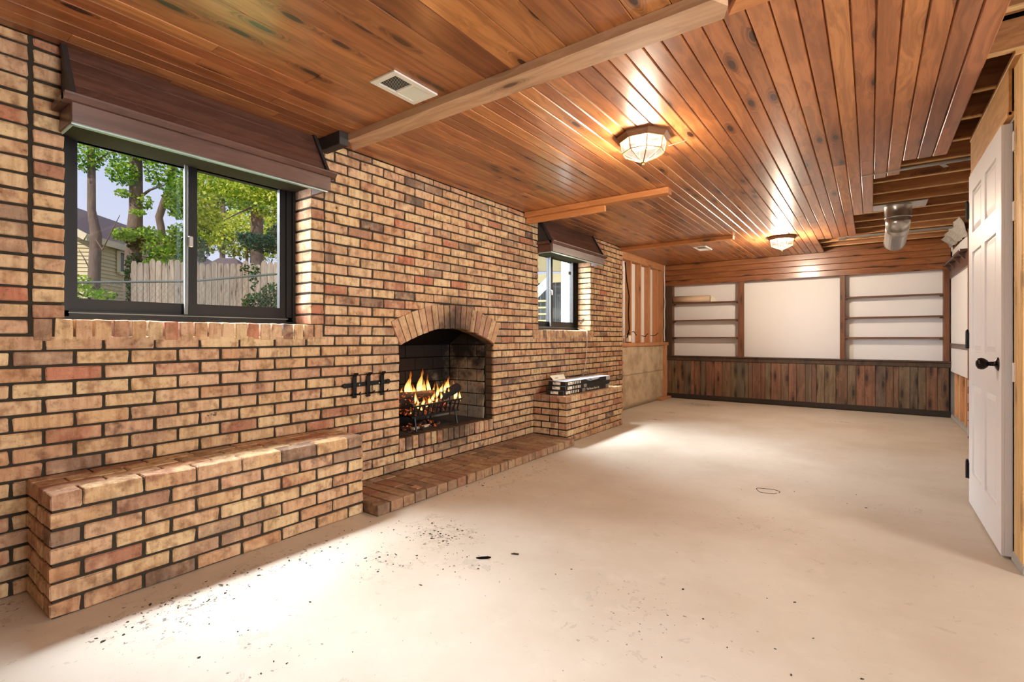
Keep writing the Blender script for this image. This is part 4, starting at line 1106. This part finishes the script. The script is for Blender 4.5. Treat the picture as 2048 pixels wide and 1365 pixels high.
# ------------------------------------------------------------------ things on the far bench
def text(parent, s, loc, size, mat, rot, name='lettering'):
    c = bpy.data.curves.new(name, 'FONT'); c.body = s; c.size = size; c.extrude = .0002
    o = bpy.data.objects.new(name, c); COL.objects.link(o)
    dg = bpy.context.evaluated_depsgraph_get()
    me = bpy.data.meshes.new_from_object(o.evaluated_get(dg))
    bpy.data.objects.remove(o); bpy.data.curves.remove(c)
    me.materials.clear(); me.materials.append(M[mat])
    ob = bpy.data.objects.new(name, me); COL.objects.link(ob); ob.parent = parent
    ob.location = Vector(loc) - Vector(parent.matrix_basis.translation); ob.rotation_euler = rot
    return ob
ZB = 7 * CH
ROT_X = (math.pi / 2, 0, math.pi / 2)      # lettering that faces into the room (+x)
ROT_Y = (math.pi / 2, 0, 0)                # lettering that faces the camera end (-y)
for k, (dx, dy, lab) in enumerate(((0, 0, 'long black carton at the bottom of the stack on the far brick bench'), (.003, .03, 'long black carton in the middle of the stack on the far brick bench'), (-.006, .055, 'long carton with a silvery top, uppermost of the stack on the far bench'))):
    x0, x1, y0, y1, z0 = -2.735 + dx, -2.525 + dx, 4.375 + dy, 5.43 + dy, ZB + .002 + k * .0455
    h = .045
    t = thing('carton', ((x0 + x1) / 2, (y0 + y1) / 2, z0), lab, 'box', 'long cartons on the far bench')
    part(t, 'body', M['box_black'], lambda m: m.cbox(x0, x1, y0, y1, z0, z0 + h, c=.002))
    if k == 2: part(t, 'film', M['box_film'], lambda m: (m.box(x0, x1 + .0005, y0, y1, z0 + h, z0 + h + .001), m.box(x1, x1 + .0012, y1 - .10, y1, z0, z0 + h), m.prism([(y0 + .42, z0 + h), (y0 + .48, z0 + h), (y0 + .60, z0 + .022), (y0 + .55, z0 + .018)], 'x', x1, x1 + .001), m.prism([(y0 + .55, z0 + h), (y0 + .80, z0 + h), (y0 + .72, z0 + .026), (y0 + .60, z0 + .024)], 'x', x1, x1 + .0009)))
    e_ = part(t, 'end_label', M['card_white'], lambda m: m.box(x0 + .055, x0 + .145, y0 - .0006, y0, z0 + .009, z0 + .037))
    part(e_, 'print', M['box_black'], lambda m: (m.box(x0 + .06, x0 + .09, y0 - .0012, y0, z0 + .027, z0 + .034), m.box(x0 + .06, x0 + .105, y0 - .0012, y0, z0 + .020, z0 + .0215), m.box(x0 + .06, x0 + .11, y0 - .0012, y0, z0 + .014, z0 + .0155)))
    s_ = part(t, 'side_label', M['card_white'], lambda m: m.box(x1, x1 + .0006, y0 + .045, y0 + .14, z0 + .008, z0 + .038))
    part(s_, 'print', M['box_black'], lambda m: (m.box(x1, x1 + .001, y0 + .052, y0 + .075, z0 + .028, z0 + .034), m.box(x1, x1 + .001, y0 + .052, y0 + .12, z0 + .020, z0 + .022), m.box(x1, x1 + .001, y0 + .09, y0 + .10, z0 + .012, z0 + .017)))
    part(t, 'white_bars', M['card_white'], lambda m: [m.box(x1, x1 + .0006, y0 + .16 + j * .036, y0 + .176 + j * .036, z0 + .01, z0 + .038) for j in range(5)])
    if k < 2: part(t, 'data_label', M['leather_label'], lambda m: m.box(x1, x1 + .0006, y0 + .40, y0 + .47, z0 + .004, z0 + .042))
    if k == 0: text(t, 'The Shower Door Set', (x1 + .0008, y0 + .50, z0 + .014), .034, 'card_white', ROT_X)
    if k == 0: part(t, 'end_patch', M['leather_label'], lambda m: m.box(x1, x1 + .0006, y1 - .07, y1 - .002, z0 + .004, z0 + .042))
t = thing('white_card', (-2.72, 4.62, ZB + .14), 'small white card leaning on top of the stacked cartons', 'card')
part(t, 'card', M['card_white'], lambda m: m.add([(-2.70, 4.47, ZB + .141), (-2.70, 4.72, ZB + .141), (-2.735, 4.74, ZB + .19), (-2.735, 4.45, ZB + .19), (-2.703, 4.47, ZB + .141), (-2.703, 4.72, ZB + .141), (-2.738, 4.74, ZB + .19), (-2.738, 4.45, ZB + .19)], [(0, 1, 2, 3), (7, 6, 5, 4), (0, 4, 5, 1), (1, 5, 6, 2), (2, 6, 7, 3), (3, 7, 4, 0)]))
part(t, 'print', M['leather_label'], lambda m: m.add([(-2.7045, 4.52, ZB + .147), (-2.7045, 4.58, ZB + .147), (-2.717, 4.585, ZB + .165), (-2.717, 4.52, ZB + .165), (-2.706, 4.52, ZB + .147), (-2.706, 4.58, ZB + .147), (-2.7185, 4.585, ZB + .165), (-2.7185, 4.52, ZB + .165)], [(0, 1, 2, 3), (7, 6, 5, 4), (0, 4, 5, 1), (1, 5, 6, 2), (2, 6, 7, 3), (3, 7, 4, 0)]))
t = thing('coiled_cable', (-2.8, 5.45, ZB), 'thin grey cable hanging from the far window sill, coiled on the bench', 'cable')
pts = [(-3.05, 5.62, 1.19), (-2.98, 5.60, 1.165), (-2.9, 5.56, 1.157), (-2.862, 5.54, 1.14), (-2.858, 5.53, 1.0), (-2.856, 5.51, .84), (-2.85, 5.46, .68), (-2.84, 5.40, .60)]
part(t, 'drop', M['white_metal'], lambda m: m.tube(pts, .003, 6), smooth=True)
def coil(m):
    P = []
    for i in range(61):
        a = i / 60 * 2 * math.pi * 2.6
        r = .105 + .012 * math.sin(a * .37)
        P.append((-2.84 + .02 * math.sin(a * .5), 5.47 + r * 1.15 * math.cos(a + 2.5), .56 + .085 * math.sin(a + 2.5)))
    m.tube(P, .0045, 6)
part(t, 'coil', M['cable'], coil, smooth=True)

# flakes and grit scattered on the floor
fr = random.Random(21)
def flakes(m):
    for cx, cy, sx, sy, n in [(-1.9, 1.96, .16, .12, 46), (-1.87, 1.58, .22, .14, 22), (-2.25, .8, .14, .3, 30), (-2.26, 1.35, .1, .5, 40), (-1.58, 1.78, .12, .1, 12), (-.7, 2.0, .7, .5, 16), (-1.7, .9, .3, .25, 10), (-2.28, 3.1, .07, .9, 22), (-.2, 3.9, .4, .2, 5)]:
        for _ in range(n):
            x, y = fr.gauss(cx, sx * .6), fr.gauss(cy, sy * .6)
            if x < -2.36 or (x < -2.3 and y < 1.95 and x < -2.48): continue
            r = fr.uniform(.002, .0075) * (1.8 if fr.random() < .12 else 1); k = fr.randint(5, 7); a0 = fr.uniform(0, 6); el = fr.uniform(.35, 1)
            ca, sa = math.cos(a0), math.sin(a0)
            poly = []
            for j in range(k):
                q = r * fr.uniform(.5, 1.2); b = 2 * math.pi * j / k
                u, v = q * math.cos(b), q * el * math.sin(b)
                poly.append((x + u * ca - v * sa, y + u * sa + v * ca))
            m.prism(poly, 'z', .0002, .0018)
mb = MB(); flakes(mb)
fo = mb.build('paint_flakes', M['mortar']); tag(fo, 'dark paint flakes and grit scattered on the floor', 'debris', kind='stuff')
t = thing('dark_scrap', (-1.519, 1.852, 0), 'largest dark scrap lying alone on the beige floor', 'debris')
part(t, 'scrap', M['black'], lambda m: m.prism([(-1.545, 1.835), (-1.525, 1.838), (-1.497, 1.862), (-1.49, 1.882), (-1.505, 1.879), (-1.53, 1.856)], 'z', .0004, .006))
t = thing('dark_curl', (-1.44, 3.0, 0), 'small dark scrap on the floor in front of the hearth', 'debris')
t.location = (-1.42, 1.98, 0); t.matrix_basis = Matrix.Translation(t.location)
part(t, 'scrap', M['mortar'], lambda m: m.prism([(-1.435, 1.97), (-1.40, 1.985), (-1.405, 1.995), (-1.43, 1.987)], 'z', .0004, .004))
for (x, y, r, lab) in ((-.582, 3.826, .055, 'grey ring mark of peeled paint on the open floor'),):
    t = thing('ring_mark', (x, y, 0), lab, 'mark')
    part(t, 'ring', M['mortar'], lambda m: m.tube([(x + r * (1.25 + .2 * math.sin(a * 3)) * math.cos(a), y + r * 1.2 * (1 + .18 * math.sin(a * 2 + 1)) * math.sin(a), .0005) for a in [i / 28 * 2 * math.pi for i in range(28)]], .0022, 5))
t = thing('rust_scrap', (-2.45, 2.3, HZ), 'rusty brown flake lying on the hearth slab', 'debris')
part(t, 'scrap', M['arch_brick'], lambda m: m.cbox(-2.49, -2.42, 2.27, 2.33, HZ + .001, HZ + .006, c=.002, jit=.004))

# ------------------------------------------------------------------ outdoors, seen through the two windows
structure('ground_outside', MB().box(-60, -3.62, -25, 45, .2, .62), M['lawn'], 'yard ground outside the basement windows')
F_ = Vector((-SN, CS, 0)); R_ = Vector((CS, SN, 0))
# cedar picket fence facing the window
ft = thing('picket_fence', tuple(Vector((-10.0, 3.9, .62))), 'weathered grey wooden plank fence beyond the big window', 'fence')
frg = random.Random(9)
for j in range(30):
    u = 262 + j * 12.4
    p = at(u, 675, 9.0); q = at(u + 11.3, 675, 9.0)
    zt = 2.47 + frg.uniform(-.05, .03) - (.03 if j > 8 else 0)
    a, b = Vector((p.x, p.y, 0)), Vector((q.x, q.y, 0)); dd = F_ * (.02 + frg.uniform(-.008, .008)); c_ = (b - a) * .22
    V = []
    for off in (Vector((0, 0, 0)), dd):
        V += [a + off + Vector((0, 0, .6)), b + off + Vector((0, 0, .6)), b + off + Vector((0, 0, zt - .05)), b - c_ + off + Vector((0, 0, zt)), a + c_ + off + Vector((0, 0, zt)), a + off + Vector((0, 0, zt - .05))]
    part(ft, 'picket', M['fence_wood'], lambda m: m.add(V, [(0, 1, 2, 3, 4, 5), (11, 10, 9, 8, 7, 6)] + [(i, (i + 1) % 6, (i + 1) % 6 + 6, i + 6) for i in range(6)]))
for z in (1.0, 2.2):
    part(ft, 'rail', M['fence_wood'], lambda m: m.bar(at(262, 675, 9.06) + Vector((0, 0, z - CAMZ)), at(632, 675, 9.06) + Vector((0, 0, z - CAMZ)), .04, .08))
# wire mesh fence in front of it
wf = thing('wire_fence', tuple(at(260, 675, 7.5) * 1.0), 'thin grey wire fence with a round top rail outside the big window', 'fence')
ra, rb, rc = at(100, 566, 7.5), at(380, 563, 7.5), at(640, 541, 7.8)
part(wf, 'top_rail', M['old_wire'], lambda m: m.tube([ra, rb, rc], .017, 8), smooth=True)
for p in (ra, at(620, 543, 7.78)): part(wf, 'post', M['old_wire'], lambda m: m.tube([p, (p[0], p[1], .6)], .022, 8))
def wires(m):
    for j in range(46):
        for s_ in (-1, 1):
            t0 = j / 46; t1 = t0 + s_ * .17
            if not 0 <= t1 <= 1: continue
            P = lambda t: (ra.lerp(rb, t / .52) if t < .52 else rb.lerp(rc, (t - .52) / .48))
            a, b = P(t0), P(t1)
            m.bar((a.x, a.y, a.z), (b.x, b.y, b.z - .75), .0022)
part(wf, 'mesh', M['old_wire'], wires, kind='stuff')

# neighbour's house
hs = thing('neighbour_house', (-19.3, 4.68, .62), 'cream sided house with a dark shingle roof beyond the trees', 'house')
A_, B_ = Vector((-.69, .724, 0)), Vector((-.724, -.69, 0))
hc = Vector((-19.3, 4.68, 0))
def hp(a, b, z): return hc + A_ * a + B_ * b + Vector((0, 0, z))
LA, LB, EZ, RZ = 11.0, 6.0, 4.15, 5.85
def siding(m):
    n = 30
    for i in range(n):
        z0 = .6 + (EZ - .6) * i / n; z1 = .6 + (EZ - .6) * (i + 1) / n
        for (p, q, out) in ((hp(0, 0, 0), hp(LA, 0, 0), -B_), (hp(0, 0, 0), hp(0, LB, 0), -A_)):
            m.add([p + out * .035 + Vector((0, 0, z0)), q + out * .035 + Vector((0, 0, z0)), q + out * .0 + Vector((0, 0, z1)), p + Vector((0, 0, z1)), p + Vector((0, 0, z0)), q + Vector((0, 0, z0))], [(0, 1, 2, 3), (0, 4, 5, 1)])
part(hs, 'siding', M['siding'], siding, kind='stuff')
part(hs, 'body', M['siding'], lambda m: m.add([hp(0.03, .03, .6), hp(LA, .03, .6), hp(LA, LB, .6), hp(.03, LB, .6), hp(.03, .03, EZ), hp(LA, .03, EZ), hp(LA, LB, EZ), hp(.03, LB, EZ), hp(.03, LB / 2, RZ - .1), hp(LA, LB / 2, RZ - .1)],
    [(0, 1, 5, 4), (1, 2, 6, 9, 5), (2, 3, 7, 6), (3, 0, 4, 8, 7), (4, 5, 9, 8), (6, 7, 8, 9)]))
sl = (RZ - EZ) / (LB / 2)
for nm, b0 in (('roof_slope', -.2), ('roof_slope', LB + .2)):
    part(hs, 'roof_slope', M['roof'], lambda m: m.add([hp(-.5, b0, EZ - .2 * sl + d) for d in (0, .1)] + [hp(LA + .4, b0, EZ - .2 * sl + d) for d in (0, .1)] + [hp(LA + .4, LB / 2, RZ + d) for d in (0, .1)] + [hp(-.5, LB / 2, RZ + d) for d in (0, .1)],
        [(0, 2, 4, 6), (1, 7, 5, 3), (0, 1, 3, 2), (2, 3, 5, 4), (4, 5, 7, 6), (6, 7, 1, 0)]))
part(hs, 'fascia', M['house_trim'], lambda m: (m.bar(hp(-.52, -.21, EZ - .2 * sl), hp(LA + .4, -.21, EZ - .2 * sl), .04, .2), m.bar(hp(-.53, -.21, EZ - .2 * sl), hp(-.53, LB / 2, RZ), .04, .2)))
for a0, a1, z0, z1 in ((1.2, 2.6, 3.2, 3.92), (2.85, 3.6, 3.35, 3.92), (-9, -9, 0, 0)):
    if a0 < 0: continue
    w_ = part(hs, 'window', M['house_trim'], lambda m: [m.bar(hp(p, -.06, z), hp(q, -.06, zz), .1) for p, q, z, zz in ((a0, a1, z0, z0), (a0, a1, z1, z1), (a0, a0, z0, z1), (a1, a1, z0, z1), ((a0 + a1) / 2, (a0 + a1) / 2, z0, z1))])
    part(w_, 'pane', M['dark_pane'], lambda m: m.add([hp(a0, -.045, z0), hp(a1, -.045, z0), hp(a1, -.045, z1), hp(a0, -.045, z1), hp(a0, .02, z0), hp(a1, .02, z0), hp(a1, .02, z1), hp(a0, .02, z1)], [(0, 1, 2, 3), (7, 6, 5, 4), (0, 4, 5, 1), (1, 5, 6, 2), (2, 6, 7, 3), (3, 7, 4, 0)]))
h2 = thing('garden_shed', tuple(at(440, 675, 17.0)), 'brown shed roof peeking over the plank fence', 'shed')
c = at(432, 675, 17.0)
part(h2, 'wall', M['siding'], lambda m: m.add([c + R_ * x + F_ * y + Vector((0, 0, z - CAMZ)) for x in (-1.0, 1.0) for y in (0, 2) for z in (.6, 3.1)], [(0, 1, 3, 2), (4, 6, 7, 5), (0, 4, 5, 1), (2, 3, 7, 6), (0, 2, 6, 4), (1, 5, 7, 3)]))
part(h2, 'roof', M['roof'], lambda m: m.add([c + R_ * x + F_ * y + Vector((0, 0, z - CAMZ)) for x, y, z in ((-1.2, -.2, 3.05), (1.2, -.2, 3.05), (1.2, 2.2, 3.05), (-1.2, 2.2, 3.05), (-.5, 1, 3.95), (.1, 1, 3.95))], [(0, 1, 5, 4), (1, 2, 5), (2, 3, 4, 5), (3, 0, 4), (3, 2, 1, 0)]))

lr = random.Random(77)
def leaves(m, att, blobs, size, hang=.5):
    """blobs: (centre, radii, count)"""
    for c, (rx, ry, rz), n in blobs:
        for _ in range(n):
            while True:
                q = [lr.uniform(-1, 1) for _ in range(3)]
                if sum(x * x for x in q) < 1: break
            p = c + R_ * (q[0] * rx) + F_ * (q[1] * ry) + Vector((0, 0, q[2] * rz))
            s_ = size * lr.uniform(.6, 1.25)
            nrm = Vector((lr.gauss(0, 1), lr.gauss(0, 1), lr.gauss(0, 1) + .6)).normalized()
            a = nrm.orthogonal().normalized(); a.rotate(Matrix.Rotation(lr.uniform(0, 6.28), 3, nrm)); b = nrm.cross(a)
            m.add([p - a * s_ * .5, p + b * s_ * .36, p + a * s_ * .55, p - b * s_ * .36], [(0, 1, 2, 3)])
            att.append(min(1, max(0, lr.betavariate(1.6, 1.6) + q[2] * .12)))
def tree(name, label, trunks, blobs, leafmat, size, branches=(), group='trees outside the big window'):
    base = Vector(trunks[0][0][0])
    t = thing(name, (base.x, base.y, .62), label, 'tree', group)
    for pts, r in trunks:
        part(t, 'trunk', M['bark'], lambda m: m.tube(pts, r, 10), smooth=True)
    if branches: part(t, 'branches', M['bark'], lambda m: [m.tube(p, r, 6) for p, r in branches])
    m = MB(); att = []
    leaves(m, att, blobs, size)
    if m.f:
        m.att['rnd'] = ('FACE', att)
        m.build('crown', M[leafmat], t, kind='stuff')
    return t
def G(u, d): p = at(u, 675, d); p.z = .6; return p
def blob(u, v, d, ru, rv, n, rd=None):
    return (at(u, v, d), (ru * d / PXF, rd or (ru * d / PXF), rv * d / PXF), n)
tree('maple_tree', 'slender tree trunk seen through the left of the big window', [([G(190, 12), at(188, 560, 12), at(192, 470, 12.05), at(183, 420, 12), at(183, 340, 12), at(181, 270, 12), at(180, 180, 12)], [.13, .125, .115, .085, .08, .075, .05])],
     [blob(165, 315, 11.8, 38, 28, 420), blob(215, 300, 12, 55, 20, 420), blob(160, 250, 12, 50, 40, 300), blob(240, 255, 12, 70, 30, 420), blob(160, 575, 11, 22, 28, 260), blob(205, 590, 11, 24, 12, 140)], 'leaf_green', .085,
     branches=[([at(186, 470, 12), at(205, 500, 11.9), at(225, 460, 11.8), at(240, 430, 11.7)], [.02, .016, .012, .006]), ([at(190, 560, 12), at(170, 520, 12), at(158, 500, 12)], [.02, .014, .008]), ([at(183, 330, 12), at(210, 310, 11.9), at(240, 300, 11.8)], [.025, .018, .01])])
tree('maple_tree', 'thick ivy covered tree trunk at the middle of the big window', [([G(262, 14), at(264, 560, 14), at(268, 480, 14), at(272, 420, 14), at(272, 340, 14), at(270, 250, 14), at(268, 150, 14)], [.2, .19, .2, .16, .155, .15, .1])],
     [blob(245, 345, 13.6, 28, 26, 480), blob(265, 290, 13.8, 40, 26, 520), blob(300, 300, 14, 46, 30, 640), blob(250, 388, 13.7, 20, 8, 90), blob(275, 425, 13.6, 14, 6, 70), blob(320, 270, 14, 60, 30, 520), blob(250, 470, 13.4, 24, 14, 260), blob(290, 405, 13.8, 14, 16, 90), blob(330, 350, 14.1, 36, 34, 620), blob(352, 400, 14, 24, 40, 520)], 'leaf_green', .10,
     branches=[([at(272, 400, 14), at(300, 380, 13.9), at(330, 370, 13.8)], [.05, .035, .015]), ([at(270, 370, 14), at(250, 360, 13.7), at(235, 350, 13.5)], [.04, .025, .01])])
iv = MB(); at_iv = []
leaves(iv, at_iv, [blob(266, 545, 13.9, 13, 42, 900, .25), blob(270, 478, 13.9, 16, 24, 520, .28), blob(264, 590, 13.9, 8, 30, 260, .2)], .08)
iv.att['rnd'] = ('FACE', at_iv); ivo = iv.build('ivy', M['leaf_dark']); tag(ivo, 'dark ivy climbing the thick tree trunk outside', 'ivy', kind='stuff')
tree('maple_tree', 'bent tree with a curved trunk before the sliding window mullion', [([G(335, 15), at(330, 520, 15), at(322, 455, 15), at(318, 435, 15), at(328, 405, 15), at(338, 380, 15), at(345, 335, 15), at(350, 270, 15)], [.12, .11, .1, .1, .1, .095, .09, .06])],
     [blob(335, 500, 14.2, 46, 26, 950), blob(365, 470, 14.2, 30, 24, 520), blob(300, 470, 14, 26, 16, 320), blob(345, 530, 13.6, 30, 8, 260), blob(310, 530, 13.8, 22, 12, 200)], 'leaf_green', .105)
tree('oak_tree', 'two stemmed tall tree seen through the right of the big window', [([G(508, 15), at(514, 520, 15), at(514, 430, 15), at(514, 360, 15), at(510, 300, 15), at(506, 230, 15)], [.2, .19, .17, .13, .11, .08]), ([at(516, 430, 15), at(530, 360, 15), at(534, 290, 15), at(538, 230, 15)], [.12, .1, .09, .07])],
     [blob(440, 370, 15, 60, 40, 1500), blob(500, 380, 14.6, 60, 36, 1500), blob(540, 400, 14.6, 40, 44, 900), blob(410, 420, 14.6, 30, 50, 900), blob(470, 310, 15, 90, 40, 1300)], 'leaf_yellow', .11,
     branches=[([at(514, 410, 14.8), at(480, 425, 14.4), at(450, 440, 14.2)], [.035, .025, .012]), ([at(514, 400, 14.8), at(545, 395, 14.4), at(570, 385, 14.2)], [.035, .025, .015])])
tree('pine_tree', 'blue green pine boughs at the right of the big window', [([G(560, 13.4), at(562, 500, 13.4), at(564, 400, 13.4)], [.09, .08, .05])],
     [blob(530, 488, 13.2, 44, 18, 1300), blob(500, 475, 13.3, 26, 10, 420), blob(560, 470, 13.2, 24, 24, 700), blob(400, 500, 13.5, 18, 26, 420)], 'leaf_pine', .075)
tree('birch_tree', 'thin bare lower trunk behind the fence in the right pane', [([G(444, 20), at(445, 500, 20), at(446, 440, 20), at(446, 360, 20)], [.1, .1, .09, .06])],
     [blob(420, 460, 20, 46, 50, 1500), blob(480, 470, 20, 50, 50, 1700), blob(540, 480, 20, 40, 46, 1200)], 'leaf_yellow', .14,
     branches=[([G(493, 20), at(494, 500, 20), at(497, 460, 20)], [.06, .05, .03]), ([G(469, 20), at(468, 500, 20), at(466, 470, 20)], [.04, .04, .03])])
tree('maple_tree', 'far hazy row of green treetops behind the birch', [([G(400, 27), at(400, 480, 27), at(402, 380, 27)], [.2, .18, .1])],
     [blob(420, 400, 27, 60, 90, 1800), blob(520, 400, 27, 60, 90, 1800), blob(600, 430, 27, 60, 90, 1200), blob(355, 400, 26, 16, 40, 300)], 'leaf_green', .22)
tree('shrub', 'dark leafy shrub growing through the wire fence at the right pane', [([G(530, 8.4), at(530, 610, 8.4), at(532, 580, 8.4)], [.02, .016, .01])],
     [blob(545, 600, 8.2, 26, 34, 900, .25), blob(512, 608, 8.2, 26, 22, 620, .25), blob(508, 555, 8.5, 8, 28, 90, .1), blob(490, 540, 8.5, 8, 14, 40, .1), blob(512, 540, 8.5, 6, 10, 30, .1)], 'leaf_dark', .05, group=None)

# deck and stair seen through the far window
dk = thing('porch_deck', tuple(G(1110, 9.6)), 'raised wooden deck with a white post seen through the far window', 'deck')
part(dk, 'rim_beam', M['deck_wood'], lambda m: m.bar(at(1040, 523, 9.2), at(1190, 523, 9.2), .05, .38))
part(dk, 'ledger', M['deck_wood'], lambda m: m.bar(at(1040, 560, 9.0), at(1190, 553, 9.0), .05, .16))
part(dk, 'joist_underside', M['deck_wood'], lambda m: m.bar(at(1040, 499, 9.6), at(1190, 499, 9.6), .8, .1))
part(dk, 'post', M['white_paint'], lambda m: m.bar((at(1132, 675, 7.9).x, at(1132, 675, 7.9).y, .6), at(1132, 480, 7.9), .11, .11, up=(1, 0, 0)))
for u in range(1046, 1180, 10): part(dk, 'back_board', M['deck_dark'], lambda m: m.bar((at(u, 675, 10).x, at(u, 675, 10).y, .6), (at(u, 675, 10).x, at(u, 675, 10).y, 2.25), .095, .03, up=tuple(F_)))
part(dk, 'lattice', M['deck_dark'], lambda m: [m.bar(at(u, 640, 9.5), at(u, 590, 9.5), .012) for u in range(1116, 1130, 4)] + [m.bar(at(1114, v, 9.5), at(1130, v, 9.5), .012) for v in range(592, 640, 10)])
stt = thing('porch_stair', tuple(G(1080, 8.2)), 'white stair stringer with pale treads left in the far window', 'stair')
part(stt, 'stringer', M['white_paint'], lambda m: m.bar(at(1060, 600, 7.8), at(1100, 560, 7.9), .05, .12))
for j in range(5):
    part(stt, 'tread', M['deck_wood'], lambda m: m.bar(at(1050, 604 + j * 13, 8.2), at(1096, 603 + j * 13, 8.25), .25, .03))
